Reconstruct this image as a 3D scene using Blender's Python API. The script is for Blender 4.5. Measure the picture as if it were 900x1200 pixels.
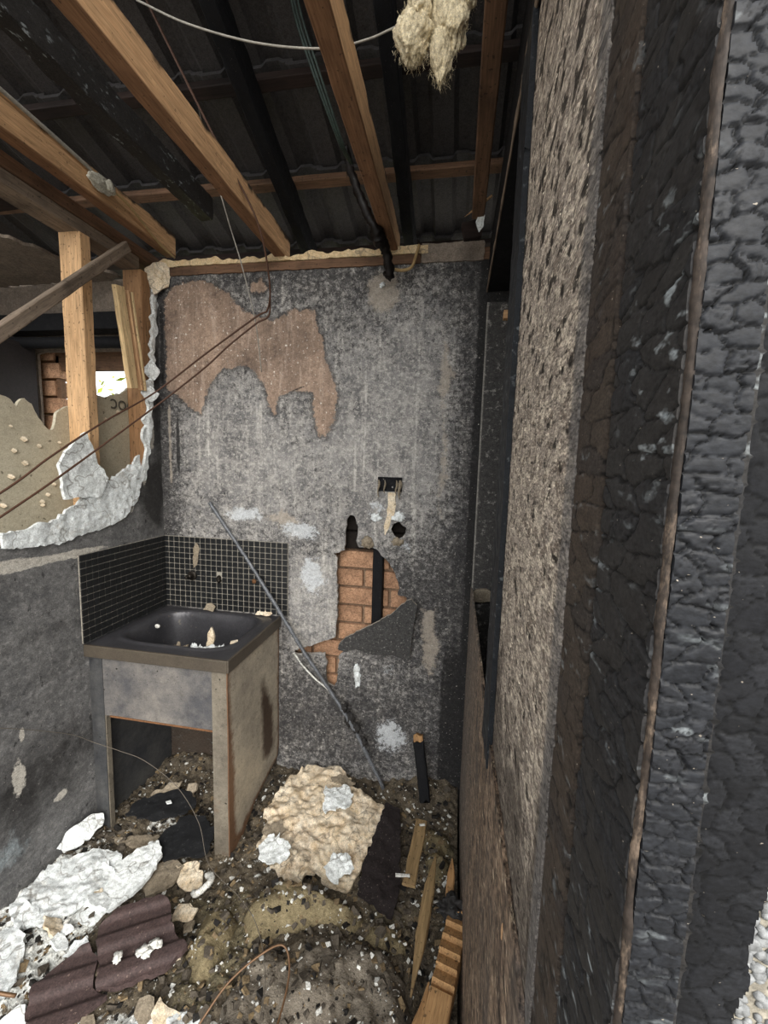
import bpy, bmesh, math, random
import numpy as np
from mathutils import Vector, Matrix

for o in list(bpy.data.objects): bpy.data.objects.remove(o, do_unlink=True)
scene = bpy.context.scene
COL = scene.collection
random.seed(7); RNG = np.random.default_rng(11)

# ------------------------------------------------------------------ camera
cam_d = bpy.data.cameras.new('camera'); cam = bpy.data.objects.new('camera', cam_d); COL.objects.link(cam)
F_PX, YAW, PIT, ROL = 490.4, .1683, .1139, .03
CAM = Vector((1.352, -1.755, 1.607))
_f = Vector((-math.sin(YAW)*math.cos(PIT), math.cos(YAW)*math.cos(PIT), -math.sin(PIT)))
_r = Vector((math.cos(YAW), math.sin(YAW), 0)); _u = _r.cross(_f)
_r2 = math.cos(ROL)*_r + math.sin(ROL)*_u; _u2 = -math.sin(ROL)*_r + math.cos(ROL)*_u
cam.matrix_world = Matrix(((_r2.x, _u2.x, -_f.x, CAM.x), (_r2.y, _u2.y, -_f.y, CAM.y), (_r2.z, _u2.z, -_f.z, CAM.z), (0, 0, 0, 1)))
cam_d.sensor_fit = 'VERTICAL'; cam_d.sensor_height = 24; cam_d.lens = 24*F_PX/1200
cam_d.clip_start = .01
scene.camera = cam

# ------------------------------------------------------------------ light
world = bpy.data.worlds.new('overcast_sky'); scene.world = world; world.use_nodes = True
bg = world.node_tree.nodes['Background']; bg.inputs[0].default_value = (.95, .975, 1.0, 1); bg.inputs[1].default_value = 1.0
sun_d = bpy.data.lights.new('hazy_sun', 'SUN'); sun_d.energy = 2.0; sun_d.angle = math.radians(50); sun_d.color = (1, .95, .88)
sun = bpy.data.objects.new('hazy_sun', sun_d); COL.objects.link(sun)
sun.rotation_euler = Vector((-.42, 1.0, -.70)).to_track_quat('-Z', 'Y').to_euler()
scene.view_settings.view_transform = 'Standard'; scene.view_settings.look = 'None'
scene.view_settings.gamma = 1; scene.view_settings.use_curve_mapping = False
scene.view_settings.exposure = 1.35

# ------------------------------------------------------------------ numpy helpers
def _hash(ix, iy, iz, seed):
    h = (ix.astype(np.int64)*374761393 + iy.astype(np.int64)*668265263 + iz.astype(np.int64)*2147483647 + seed*974634777) & 0xffffffff
    h = ((h ^ (h >> 13))*1274126177) & 0xffffffff
    h = ((h ^ (h >> 16))*2246822519) & 0xffffffff
    return ((h ^ (h >> 15)) & 0xffffff)/float(0xffffff)
def vnoise(x, y, z=None, seed=0):
    x = np.asarray(x, float); y = np.asarray(y, float); z = np.zeros_like(x) if z is None else np.asarray(z, float)
    ix, iy, iz = np.floor(x), np.floor(y), np.floor(z)
    fx, fy, fz = x-ix, y-iy, z-iz
    fx, fy, fz = [t*t*(3-2*t) for t in (fx, fy, fz)]
    r = 0
    for a in (0, 1):
        for b in (0, 1):
            for c in (0, 1):
                r = r + _hash(ix+a, iy+b, iz+c, seed)*(fx if a else 1-fx)*(fy if b else 1-fy)*(fz if c else 1-fz)
    return r
def fbm(x, y, z=None, oct=4, seed=0, gain=.5):
    a, s, t = 1., 0., 0.
    x = np.asarray(x, float); y = np.asarray(y, float)
    for i in range(oct):
        k = 2.03**i
        s = s + a*vnoise(x*k, y*k, None if z is None else np.asarray(z)*k, seed+i*17); t += a; a *= gain
    return s/t
def voronoi(x, y, seed=0, jit=.85):
    """F2-F1 and a random value for the nearest cell"""
    x = np.asarray(x, float); y = np.asarray(y, float)
    ix, iy = np.floor(x), np.floor(y); f1 = np.full(x.shape, 9.); f2 = f1.copy(); idv = np.zeros(x.shape)
    zz = np.zeros_like(ix)
    for a in (-1, 0, 1):
        for b in (-1, 0, 1):
            cx, cy = ix+a, iy+b
            px = cx+.5+jit*(_hash(cx, cy, zz, seed)-.5); py = cy+.5+jit*(_hash(cx, cy, zz, seed+5)-.5)
            d = np.hypot(px-x, py-y); n = d < f1
            f2 = np.where(n, f1, np.minimum(f2, d)); idv = np.where(n, _hash(cx, cy, zz, seed+9), idv); f1 = np.where(n, d, f1)
    return f2-f1, idv
def inpoly(px, py, poly):
    ins = np.zeros(px.shape, bool); n = len(poly); j = n-1
    for i in range(n):
        xi, yi = poly[i]; xj, yj = poly[j]
        if yi != yj:
            ins ^= ((yi > py) != (yj > py)) & (px < (xj-xi)*(py-yi)/(yj-yi)+xi)
        j = i
    return ins
def nearest(px, py, poly):
    bd = np.full(px.shape, 1e9); bx = px.copy(); by = py.copy(); n = len(poly)
    for i in range(n):
        ax, ay = poly[i]; cx, cy = poly[(i+1) % n]
        dx, dy = cx-ax, cy-ay; L = dx*dx+dy*dy+1e-12
        t = np.clip(((px-ax)*dx+(py-ay)*dy)/L, 0, 1); qx, qy = ax+t*dx, ay+t*dy
        d = np.hypot(px-qx, py-qy); m = d < bd
        bd = np.where(m, d, bd); bx = np.where(m, qx, bx); by = np.where(m, qy, by)
    return bd, bx, by
def sdf(px, py, poly):
    d = nearest(px, py, poly)[0]; return np.where(inpoly(px, py, poly), d, -d)
def rough_poly(poly, step=.012, amp=.004, seed=0, closed=True):
    r = random.Random(seed); out = []; n = len(poly)
    for i in range(n if closed else n-1):
        a, b = poly[i], poly[(i+1) % n]; L = math.dist(a, b); k = max(1, int(L/step))
        for j in range(k):
            t = j/k; q = (a[0]+(b[0]-a[0])*t, a[1]+(b[1]-a[1])*t)
            s = amp if j else amp*.4
            out.append((q[0]+r.uniform(-s, s), q[1]+r.uniform(-s, s)))
    if not closed: out.append(poly[-1])
    return out
def blob(x, z, cx, cz, rx, rz): return np.exp(-(((x-cx)/rx)**2+((z-cz)/rz)**2))

# ------------------------------------------------------------------ object helpers
def tag(o, label=None, cat=None, group=None, kind=None):
    if label: o['label'] = label
    if cat: o['category'] = cat
    if group: o['group'] = group
    if kind: o['kind'] = kind
    return o
def link(name, me, mat, parent=None, M=None):
    if mat is not None and not me.materials: me.materials.append(mat)
    o = bpy.data.objects.new(name, me); COL.objects.link(o)
    if parent is not None: o.parent = parent
    if M is not None: o.matrix_local = M
    return o
def adopt(child, parent):      # parent a finished piece without moving it
    m = parent.matrix_basis.inverted() @ child.matrix_basis; child.parent = parent; child.matrix_local = m
def empty(name, loc=(0, 0, 0)):
    o = bpy.data.objects.new(name, None); o.empty_display_size = .05; COL.objects.link(o); o.location = loc; return o
def mesh(name, V, Fs, smooth=True, attrs=None):
    me = bpy.data.meshes.new(name)
    me.from_pydata([tuple(v) for v in np.asarray(V, float).tolist()], [], [tuple(f) for f in Fs]); me.update()
    if smooth: me.polygons.foreach_set('use_smooth', np.ones(len(me.polygons), bool))
    if attrs:
        for k, a in attrs.items():
            at = me.attributes.new(k, 'FLOAT', 'POINT'); at.data.foreach_set('value', np.asarray(a, np.float32))
    return me
def frame(o, u, v):
    u = Vector(u).normalized(); v = Vector(v).normalized(); n = u.cross(v).normalized(); v = n.cross(u); o = Vector(o)
    return Matrix(((u.x, v.x, n.x, o.x), (u.y, v.y, n.y, o.y), (u.z, v.z, n.z, o.z), (0, 0, 0, 1)))
def lines(a, b, step): return np.linspace(a, b, max(2, int(round((b-a)/step))+1))
def sheet_mesh(name, us, vs, hfun=None, keep=None, thick=.01, snap=None, attrs=None, bottom=True, smooth=True, warp=None):
    """a slab on a (u,v) grid: any outline, relief on its face, real thickness, separate normals at the broken edge"""
    us = np.asarray(us); vs = np.asarray(vs); nu, nv = len(us), len(vs)
    U, V = np.meshgrid(us, vs, indexing='ij')
    cu = (U[:-1, :-1]+U[1:, 1:])/2; cv = (V[:-1, :-1]+V[1:, 1:])/2
    K = np.ones(cu.shape, bool) if keep is None else keep(cu, cv)
    P = np.zeros((nu+1, nv+1), bool); P[1:nu, 1:nv] = K
    idx = np.arange(nu*nv).reshape(nu, nv)
    a, b, c, d = idx[:-1, :-1][K], idx[1:, :-1][K], idx[1:, 1:][K], idx[:-1, 1:][K]
    quads = np.stack([a, b, c, d], 1)
    edges = []
    # boundary edges, oriented
    m = K & ~P[1:nu, 0:nv-1]; edges.append(np.stack([idx[:-1, :-1][m], idx[1:, :-1][m]], 1))
    m = K & ~P[2:nu+1, 1:nv]; edges.append(np.stack([idx[1:, :-1][m], idx[1:, 1:][m]], 1))
    m = K & ~P[1:nu, 2:nv+1]; edges.append(np.stack([idx[1:, 1:][m], idx[:-1, 1:][m]], 1))
    m = K & ~P[0:nu-1, 1:nv]; edges.append(np.stack([idx[:-1, 1:][m], idx[:-1, :-1][m]], 1))
    E = np.concatenate(edges)
    Uf, Vf = U.ravel().copy(), V.ravel().copy()
    if snap:
        bi = np.unique(E); res = max(us[1]-us[0], vs[1]-vs[0])
        bd = np.full(len(bi), 1e9); bx = Uf[bi].copy(); by = Vf[bi].copy()
        for poly in snap:
            d_, x_, y_ = nearest(Uf[bi], Vf[bi], poly); q = d_ < bd
            bd = np.where(q, d_, bd); bx = np.where(q, x_, bx); by = np.where(q, y_, by)
        q = bd < res*1.1; Uf[bi[q]] = bx[q]; Vf[bi[q]] = by[q]
    H = np.zeros_like(Uf) if hfun is None else hfun(Uf, Vf)
    used = np.unique(quads); remap = -np.ones(nu*nv, int); remap[used] = np.arange(len(used))
    n0 = len(used)
    top = np.stack([Uf[used], Vf[used], H[used]], 1)
    bot = np.stack([Uf[used], Vf[used], H[used]-thick], 1)
    Q = remap[quads]
    Vl = [top]; Fl = [Q]
    base = n0
    if bottom: Vl.append(bot); Fl.append(Q[:, ::-1]+base); base += n0
    be = remap[E]; bu = np.unique(be); rm = -np.ones(n0, int); rm[bu] = np.arange(len(bu))
    Vl += [top[bu], bot[bu]]; e = rm[be]; k = len(bu)
    Fl.append(np.stack([e[:, 1]+base, e[:, 0]+base, e[:, 0]+base+k, e[:, 1]+base+k], 1))
    VV = np.concatenate(Vl); FF = np.concatenate(Fl)
    if warp is not None: VV = warp(VV)
    at = None
    if attrs:
        at = {}
        for kk, fn in attrs.items():
            g = fn(Uf[used], Vf[used]); parts = [g]
            if bottom: parts.append(g)
            parts += [g[bu], g[bu]]; at[kk] = np.concatenate(parts)
    # the rim: marked so that a broken edge can show its core
    rim = np.zeros(len(VV)); rim[base:] = 1
    at = at or {}; at['rim'] = rim
    return mesh(name, VV, FF.tolist(), smooth, at)
def slab(name, poly, mat, M, res=.008, thick=.012, amp=.004, hfun=None, parent=None, seed=0, warp=None, holes=(), attrs=None, bottom=True, step=.014):
    pr = rough_poly(poly, step, amp, seed); hs = [rough_poly(h, step, amp, seed+i+1) for i, h in enumerate(holes)]
    xs = [p[0] for p in pr]; ys = [p[1] for p in pr]
    def keep(u, v):
        k = inpoly(u, v, pr)
        for h in hs: k &= ~inpoly(u, v, h)
        return k
    me = sheet_mesh(name, lines(min(xs)-res, max(xs)+res, res), lines(min(ys)-res, max(ys)+res, res), hfun, keep, thick, [pr]+hs, attrs, bottom, True, warp)
    return link(name, me, mat, parent, M)
def timber_mesh(name, L, w, h, seed=0, seg=.03, rough=.0015, cham=.003, point0=0., point1=0., ragged=.0, chew=None):
    """a length of timber along local X, section w (Y) by h (Z), arrises eased, surface uneven, ends cut, pointed or ragged"""
    n = max(3, int(L/seg)); c = cham; hw, hh = w/2, h/2
    sec = []
    for (x0, y0), (x1, y1) in (((-hw, -hh+c), (-hw, hh-c)), ((-hw+c, hh), (hw-c, hh)), ((hw, hh-c), (hw, -hh+c)), ((hw-c, -hh), (-hw+c, -hh))):
        for k in range(4): sec.append((x0+(x1-x0)*k/3, y0+(y1-y0)*k/3))
    sec = np.array(sec); m = len(sec); V = []
    for i in range(n+1):
        t = i/n; s = 1.
        if point0 and t < point0: s = .12+.88*t/point0
        if point1 and t > 1-point1: s = .12+.88*(1-t)/point1
        ring = sec*s; x = np.full(m, t*L)
        d = (fbm(x*22+seed, ring[:, 0]*60, ring[:, 1]*60, 3, seed)-.5)*2*rough
        rr = ring*(1+d[:, None]/max(min(hw, hh), .004))
        if chew is not None: rr = chew(t, rr, seed)
        if ragged and i in (0, n): x = x+(RNG.random(m)-.5)*2*ragged
        V.append(np.column_stack([x, rr]))
    V = np.concatenate(V); Fs = []
    for i in range(n):
        for j in range(m):
            k = (j+1) % m; Fs.append((i*m+j, (i+1)*m+j, (i+1)*m+k, i*m+k))
    nb = len(V); V = np.concatenate([V, V[:m], V[-m:]])
    Fs.append(tuple(range(nb, nb+m))); Fs.append(tuple(reversed(range(nb+m, nb+2*m))))
    me = mesh(name, V, Fs, True)
    # sharp arrises
    bm = bmesh.new(); bm.from_mesh(me); bmesh.ops.recalc_face_normals(bm, faces=bm.faces)
    bm.to_mesh(me); bm.free(); me.set_sharp_from_angle(angle=math.radians(32))
    return me
def timber(name, p0, p1, w, h, mat, up=(0, 0, 1), parent=None, **k):
    p0, p1 = Vector(p0), Vector(p1); u = (p1-p0); L = u.length; u.normalize()
    upv = Vector(up); v = upv.cross(u).normalized()
    me = timber_mesh(name, L, w, h, **k)
    return link(name, me, mat, parent, frame(p0, u, v))
def spline(pts, n=8):
    P = [Vector(p) for p in pts]; P = [P[0]*2-P[1]]+P+[P[-1]*2-P[-2]]; out = []
    for i in range(1, len(P)-2):
        a, b, c, d = P[i-1:i+3]
        for k in range(n):
            t = k/n; out.append(.5*((2*b)+(c-a)*t+(2*a-5*b+4*c-d)*t*t+(3*b-a-3*c+d)*t**3))
    out.append(P[-2]); return out
def tube_mesh(name, pts, r, sides=8, n=8, jag=0., radii=None):
    S = spline(pts, n); V = []; Fs = []; up = Vector((.13, .31, .94)); k = len(S)
    for i, p in enumerate(S):
        t = (S[min(i+1, k-1)]-S[max(i-1, 0)]).normalized(); a = t.cross(up).normalized(); b = t.cross(a)
        rr = r if radii is None else float(np.interp(i/(k-1), np.linspace(0, 1, len(radii)), radii))
        for j in range(sides):
            q = rr*(1+jag*(random.random()-.5)); an = 2*math.pi*j/sides
            V.append(p+q*(math.cos(an)*a+math.sin(an)*b))
    for i in range(k-1):
        for j in range(sides):
            l = (j+1) % sides; Fs.append((i*sides+j, i*sides+l, (i+1)*sides+l, (i+1)*sides+j))
    Fs.append(tuple(reversed(range(sides)))); Fs.append(tuple(range((k-1)*sides, k*sides)))
    return mesh(name, [tuple(v) for v in V], Fs, True)
def tube(name, pts, r, mat, parent=None, **k): return link(name, tube_mesh(name, pts, r, **k), mat, parent)
def box_mesh(name, sx, sy, sz, bev=.002, segs=2):
    bm = bmesh.new(); bmesh.ops.create_cube(bm, size=1); bmesh.ops.scale(bm, vec=(sx, sy, sz), verts=bm.verts)
    if bev: bmesh.ops.bevel(bm, geom=bm.edges[:], offset=bev, segments=segs, affect='EDGES', profile=.6)
    me = bpy.data.meshes.new(name); bm.to_mesh(me); bm.free(); return me
def box(name, lo, hi, mat, parent=None, bev=.002):
    lo, hi = Vector(lo), Vector(hi); s = hi-lo; c = (hi+lo)/2
    return link(name, box_mesh(name, s.x, s.y, s.z, bev), mat, parent, Matrix.Translation(c))
def blob_mesh(name, rx, ry, rz, seed=0, amp=.3, freq=3., sub=4):
    bm = bmesh.new(); bmesh.ops.create_icosphere(bm, subdivisions=sub, radius=1)
    P = np.array([v.co[:] for v in bm.verts])
    d = 1+amp*(fbm(P[:, 0]*freq+seed*3.1, P[:, 1]*freq, P[:, 2]*freq, 4, seed)-.5)*2
    P = P*d[:, None]*np.array([rx, ry, rz])
    for v, p in zip(bm.verts, P): v.co = p
    for f in bm.faces: f.smooth = True
    me = bpy.data.meshes.new(name); bm.to_mesh(me); bm.free(); return me

# ------------------------------------------------------------------ materials
def C(h):
    h = h.lstrip('#'); r = [int(h[i:i+2], 16)/255 for i in (0, 2, 4)]
    return tuple(((c+.055)/1.055)**2.4 if c > .04045 else c/12.92 for c in r)+(1,)
class G:
    def __init__(s, name):
        s.m = bpy.data.materials.new(name); s.m.use_nodes = True; s.nt = s.m.node_tree; s.N = s.nt.nodes
        s.b = s.N['Principled BSDF']; s.tc = s.N.new('ShaderNodeTexCoord'); s.co = s.tc.outputs['Object']
    def L(s, a, b): s.nt.links.new(a, b)
    def put(s, sock, v):
        if isinstance(v, bpy.types.NodeSocket): s.L(v, sock)
        elif isinstance(v, str): sock.default_value = C(v)
        else: sock.default_value = v
    def map(s, scale=(1, 1, 1), loc=(0, 0, 0), rot=(0, 0, 0), vec=None):
        n = s.N.new('ShaderNodeMapping'); s.L(vec or s.co, n.inputs[0]); n.inputs['Scale'].default_value = scale
        n.inputs['Location'].default_value = loc; n.inputs['Rotation'].default_value = rot; return n.outputs[0]
    def noise(s, scale, detail=5, rough=.6, vec=None, dist=0., st=None, off=0):
        n = s.N.new('ShaderNodeTexNoise'); n.inputs['Scale'].default_value = scale; n.inputs['Detail'].default_value = detail
        n.inputs['Roughness'].default_value = rough; n.inputs['Distortion'].default_value = dist
        if st or off: vec = s.map(st or (1, 1, 1), (off, off*.7, off*1.3), vec=vec)
        s.L(vec or s.co, n.inputs['Vector']); return n.outputs['Fac']
    def vor(s, scale, feature='F1', out='Distance', vec=None, st=None, rand=1.):
        n = s.N.new('ShaderNodeTexVoronoi'); n.feature = feature; n.inputs['Scale'].default_value = scale; n.inputs['Randomness'].default_value = rand
        if st: vec = s.map(st, vec=vec)
        s.L(vec or s.co, n.inputs['Vector']); return n.outputs[out]
    def ramp(s, f, stops, interp='LINEAR'):
        n = s.N.new('ShaderNodeValToRGB'); n.color_ramp.interpolation = interp; e = n.color_ramp.elements
        while len(e) < len(stops): e.new(.5)
        for x, (p, c) in zip(e, stops):
            x.position = p; x.color = C(c) if isinstance(c, str) else ((c, c, c, 1) if not isinstance(c, tuple) else c)
        s.L(f, n.inputs[0]); return n.outputs[0]
    def step(s, f, a, b):
        n = s.N.new('ShaderNodeMapRange'); n.clamp = True; s.L(f, n.inputs['Value'])
        n.inputs['From Min'].default_value = a; n.inputs['From Max'].default_value = b; return n.outputs['Result']
    def mix(s, f, a, b, mode='MIX'):
        n = s.N.new('ShaderNodeMix'); n.data_type = 'RGBA'; n.blend_type = mode
        s.put(n.inputs[0], f); s.put(n.inputs[6], a); s.put(n.inputs[7], b); return n.outputs[2]
    def ma(s, op, a, b=0., clamp=False):
        n = s.N.new('ShaderNodeMath'); n.operation = op; n.use_clamp = clamp; s.put(n.inputs[0], a); s.put(n.inputs[1], b); return n.outputs[0]
    def at(s, name):
        n = s.N.new('ShaderNodeAttribute'); n.attribute_name = name; return n.outputs['Fac']
    def rnd(s):
        return s.N.new('ShaderNodeObjectInfo').outputs['Random']
    def xyz(s):
        n = s.N.new('ShaderNodeSeparateXYZ'); s.L(s.co, n.inputs[0]); return n.outputs
    def bump(s, h, strength=.5, dist=.003, normal=None):
        n = s.N.new('ShaderNodeBump'); n.inputs['Strength'].default_value = strength; n.inputs['Distance'].default_value = dist
        s.L(h, n.inputs['Height'])
        if normal: s.L(normal, n.inputs['Normal'])
        return n.outputs[0]
    grit = (230, 1.0, (1, 1, 1))
    def done(s, col, rough=.85, metal=0., normal=None, spec=.3):
        if s.grit[1]:      # fine grime, two scales
            a = s.noise(s.grit[0], 3, .6, st=s.grit[2], off=21); b = s.noise(s.grit[0]*.3, 5, .7, st=s.grit[2], off=33)
            v = s.ma('ADD', s.ma('MULTIPLY', s.ma('SUBTRACT', a, .5), 2.4*s.grit[1]), s.ma('MULTIPLY', s.ma('SUBTRACT', b, .5), 2.0*s.grit[1]))
            v = s.ma('MAXIMUM', s.ma('ADD', v, 1.), .15); cb = s.N.new('ShaderNodeCombineColor')
            for k in range(3): s.L(v, cb.inputs[k])
            col = s.mix(1., col, cb.outputs[0], 'MULTIPLY')
        s.put(s.b.inputs['Base Color'], col); s.put(s.b.inputs['Roughness'], rough); s.put(s.b.inputs['Metallic'], metal)
        s.b.inputs['Specular IOR Level'].default_value = spec
        if normal: s.L(normal, s.b.inputs['Normal'])
        return s.m

def m_wood(name, light, dark, speck=.35, soot='#241d19', sootamt=.2, grain=1., sootoff=0., under=None):
    g = G(name); g.grit = (150, .55, (.12, 1.6, 1.6))
    gr = g.noise(7, 6, .65, st=(.35, 9*grain, 9*grain)); gr2 = g.noise(30, 4, .6, st=(.2, 6, 6))
    c = g.mix(gr, light, dark); c = g.mix(g.ma('MULTIPLY', gr2, .45), c, dark)
    s1 = g.noise(3.2, 5, .65, off=sootoff); c = g.mix(g.ma('MULTIPLY', g.step(s1, .62-sootamt*.55, .80-sootamt*.3), .9), c, soot)
    if under:      # browner underside of a joist
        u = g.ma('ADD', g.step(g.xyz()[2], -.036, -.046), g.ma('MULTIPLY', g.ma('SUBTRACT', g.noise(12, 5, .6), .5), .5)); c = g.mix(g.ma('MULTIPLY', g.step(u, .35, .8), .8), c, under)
    if under:
        u = g.ma('ADD', g.xyz()[2], g.ma('MULTIPLY', g.ma('SUBTRACT', g.noise(3.5, 5, .6, off=17), .46), .16)); c = g.mix(g.ma('MULTIPLY', g.step(u, .030, .042), .95), c, '#151416')
    kn = g.noise(5, 3, .5, st=(.5, 2.5, 2.5), off=3); c = g.mix(g.ma('MULTIPLY', g.step(kn, .60, .75), .5), c, dark)
    sp = g.step(g.noise(95, 2, .5), .69-speck*.10, .73-speck*.08); c = g.mix(g.ma('MULTIPLY', sp, .65), c, '#2c231c')
    return g.done(c, .8, 0, g.bump(g.ma('ADD', gr, gr2), .35, .002), .25)
MAT = {}
MAT['pine'] = m_wood('weathered_pine', '#cba983', '#9b7553', .2, '#3a2a20', .08)
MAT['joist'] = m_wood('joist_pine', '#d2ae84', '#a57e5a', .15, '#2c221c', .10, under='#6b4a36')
MAT['pine_stud'] = m_wood('pale_stud_pine', '#d3b189', '#b08a62', .5, '#4a3626', -.05)
MAT['pine_corner'] = m_wood('browned_pine', '#b08a64', '#7f5e42', .3, '#3a2a20', .05)
MAT['pine_pale'] = m_wood('pale_clean_pine', '#e2cda4', '#bfa174', .3, '#4a3626', -.1)
MAT['pine_brown'] = m_wood('smoked_pine', '#7d5f4b', '#54402f', .4, '#201814', .2)
MAT['wood_grey'] = m_wood('smoked_grey_timber', '#8d7e6e', '#62564b', .4, '#221d1a', .15)
MAT['wood_dark'] = m_wood('sooted_timber', '#3b2c26', '#1f1917', .2, '#0f0e0e', .35)
MAT['wood_tan'] = m_wood('splintered_timber', '#bd9a6c', '#85603e', .5, '#1b1512', .1, 1.6)
MAT['wood_straw'] = m_wood('straw_coloured_timber', '#a99068', '#6f5a3e', .5, '#1b1512', .1, 1.6)

def m_char(name, a='#131316', b='#26272b', ash=.0, rough=.5, brown=0.):
    g = G(name); g.grit = (520, .8, (.6, 1, 1))
    n = g.noise(40, 6, .65); c = g.mix(n, a, b)
    c = g.mix(g.ma('MULTIPLY', g.at('cell'), .6), c, '#222326')
    if brown: c = g.mix(g.ma('MULTIPLY', g.step(g.noise(9, 4, .6), .40, .65), brown), c, '#40342b')
    if ash:
        bl = g.ma('MULTIPLY', g.step(g.noise(85, 3, .55, st=(.5, 1, 1)), .60, .68), g.step(g.noise(7, 3, .5), .42, .6))
        c = g.mix(g.ma('MULTIPLY', bl, ash), c, '#8b9193')
    sp = g.step(g.noise(420, 2, .5, st=(.6, 1, 1)), .735, .77); c = g.mix(g.ma('MULTIPLY', sp, .7), c, '#9a9184')
    c = g.mix(g.ma('MULTIPLY', g.at('crack'), .92), c, '#050505')
    fine = g.noise(260, 4, .6)
    return g.done(c, g.ramp(n, [(.3, rough+.02), (.7, rough+.3)]), 0, g.bump(fine, .3, .0008), .2)
MAT['char'] = m_char('alligator_char', '#1b1a1b', '#343230', ash=.8)
MAT['char_deep'] = m_char('deep_char', '#121316', '#232529', ash=.6, rough=.38)
MAT['char_black'] = m_char('matt_black_char', '#0b0b0d', '#16171a', rough=.6)
MAT['char_brown'] = m_char('brown_scorched_board', '#27211d', '#484038', ash=.6, rough=.6, brown=.4)
MAT['char_strip'] = m_char('blue_black_char', '#121417', '#23262a', ash=.35, rough=.45)

def m_flakeboard():
    g = G('scorched_particle_board'); g.grit = (420, 1.3, (.4, 1, 1))
    x = g.xyz()
    base = g.mix(g.noise(4, 5, .65, st=(.6, 1, 1)), '#6b6157', '#a0958a')
    fl = g.vor(170, 'F1', 'Color', st=(.42, 1, 1)); bw = g.N.new('ShaderNodeRGBToBW'); g.L(fl, bw.inputs[0])
    c = g.mix(g.ma('MULTIPLY', g.step(bw.outputs[0], .55, .75), .8), base, '#b8ac9b'); c = g.mix(g.ma('MULTIPLY', g.step(bw.outputs[0], .40, .2), .65), c, '#574b41')
    fine = g.noise(330, 4, .7, st=(.4, 1, 1)); c = g.mix(g.ma('MULTIPLY', g.step(fine, .53, .64), .6), c, '#463d35'); c = g.mix(g.ma('MULTIPLY', g.step(fine, .45, .36), .6), c, '#c9bead')
    up = g.step(x[1], 1.62, 1.85)
    pit = g.noise(95, 3, .5, st=(.33, .5, 1)); pm = g.step(g.ma('ADD', pit, g.ma('MULTIPLY', up, .06)), .60, .66); c = g.mix(g.ma('MULTIPLY', pm, .9), c, '#1c1815')
    sp = g.step(g.noise(230, 2, .5, st=(.4, 1, 1)), .66, .7); c = g.mix(g.ma('MULTIPLY', sp, .8), c, '#ddd3c0')
    # charring grown up from the foot of the board and in from its near edge
    lo = g.ma('ADD', g.ma('MULTIPLY', g.step(g.ma('SUBTRACT', 1.40, x[1]), -.05, .25), .75), g.ma('MULTIPLY', g.ma('SUBTRACT', g.noise(26, 6, .7, st=(.35, .45, 1)), .5), 1.5))
    ne = g.ma('MULTIPLY', g.step(x[0], 1.375, 1.412), .5)
    c = g.mix(g.ma('MULTIPLY', g.step(g.ma('ADD', lo, ne), .32, .62), .75), c, '#332c27')
    c = g.mix(g.ma('MULTIPLY', g.step(g.ma('ADD', x[0], g.ma('MULTIPLY', g.ma('SUBTRACT', g.noise(60, 5, .7), .5), .012)), 1.386, 1.394), .75), c, '#5a5755')
    h = g.ma('SUBTRACT', g.ma('ADD', bw.outputs[0], fine), g.ma('MULTIPLY', pm, 1.5))
    return g.done(c, .85, 0, g.bump(h, .55, .0013), .2)
MAT['flakeboard'] = m_flakeboard()
def m_lowerboard():
    g = G('weathered_brown_board'); g.grit = (300, 1.5, (.35, .8, 1))
    gr = g.noise(22, 7, .7, st=(.9, .22, 1)); c = g.mix(g.step(gr, .35, .65), '#84705d', '#4c3f36')
    c = g.mix(g.ma('MULTIPLY', g.step(g.noise(70, 6, .7, st=(.35, .5, 1)), .50, .58), .85), c, '#1f1a17')
    c = g.mix(g.ma('MULTIPLY', g.step(g.noise(120, 4, .6, st=(.4, .5, 1)), .58, .66), .7), c, '#b5a48d')
    c = g.mix(g.ma('MULTIPLY', g.step(g.noise(6, 5, .6, st=(1, .5, 1)), .50, .66), .6), c, '#4b443f')
    c = g.mix(g.ma('MULTIPLY', g.step(g.xyz()[0], .9, .2), .45), c, '#77736f')
    return g.done(c, .8, 0, g.bump(gr, .5, .002), .25)
MAT['lowerboard'] = m_lowerboard()

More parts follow.
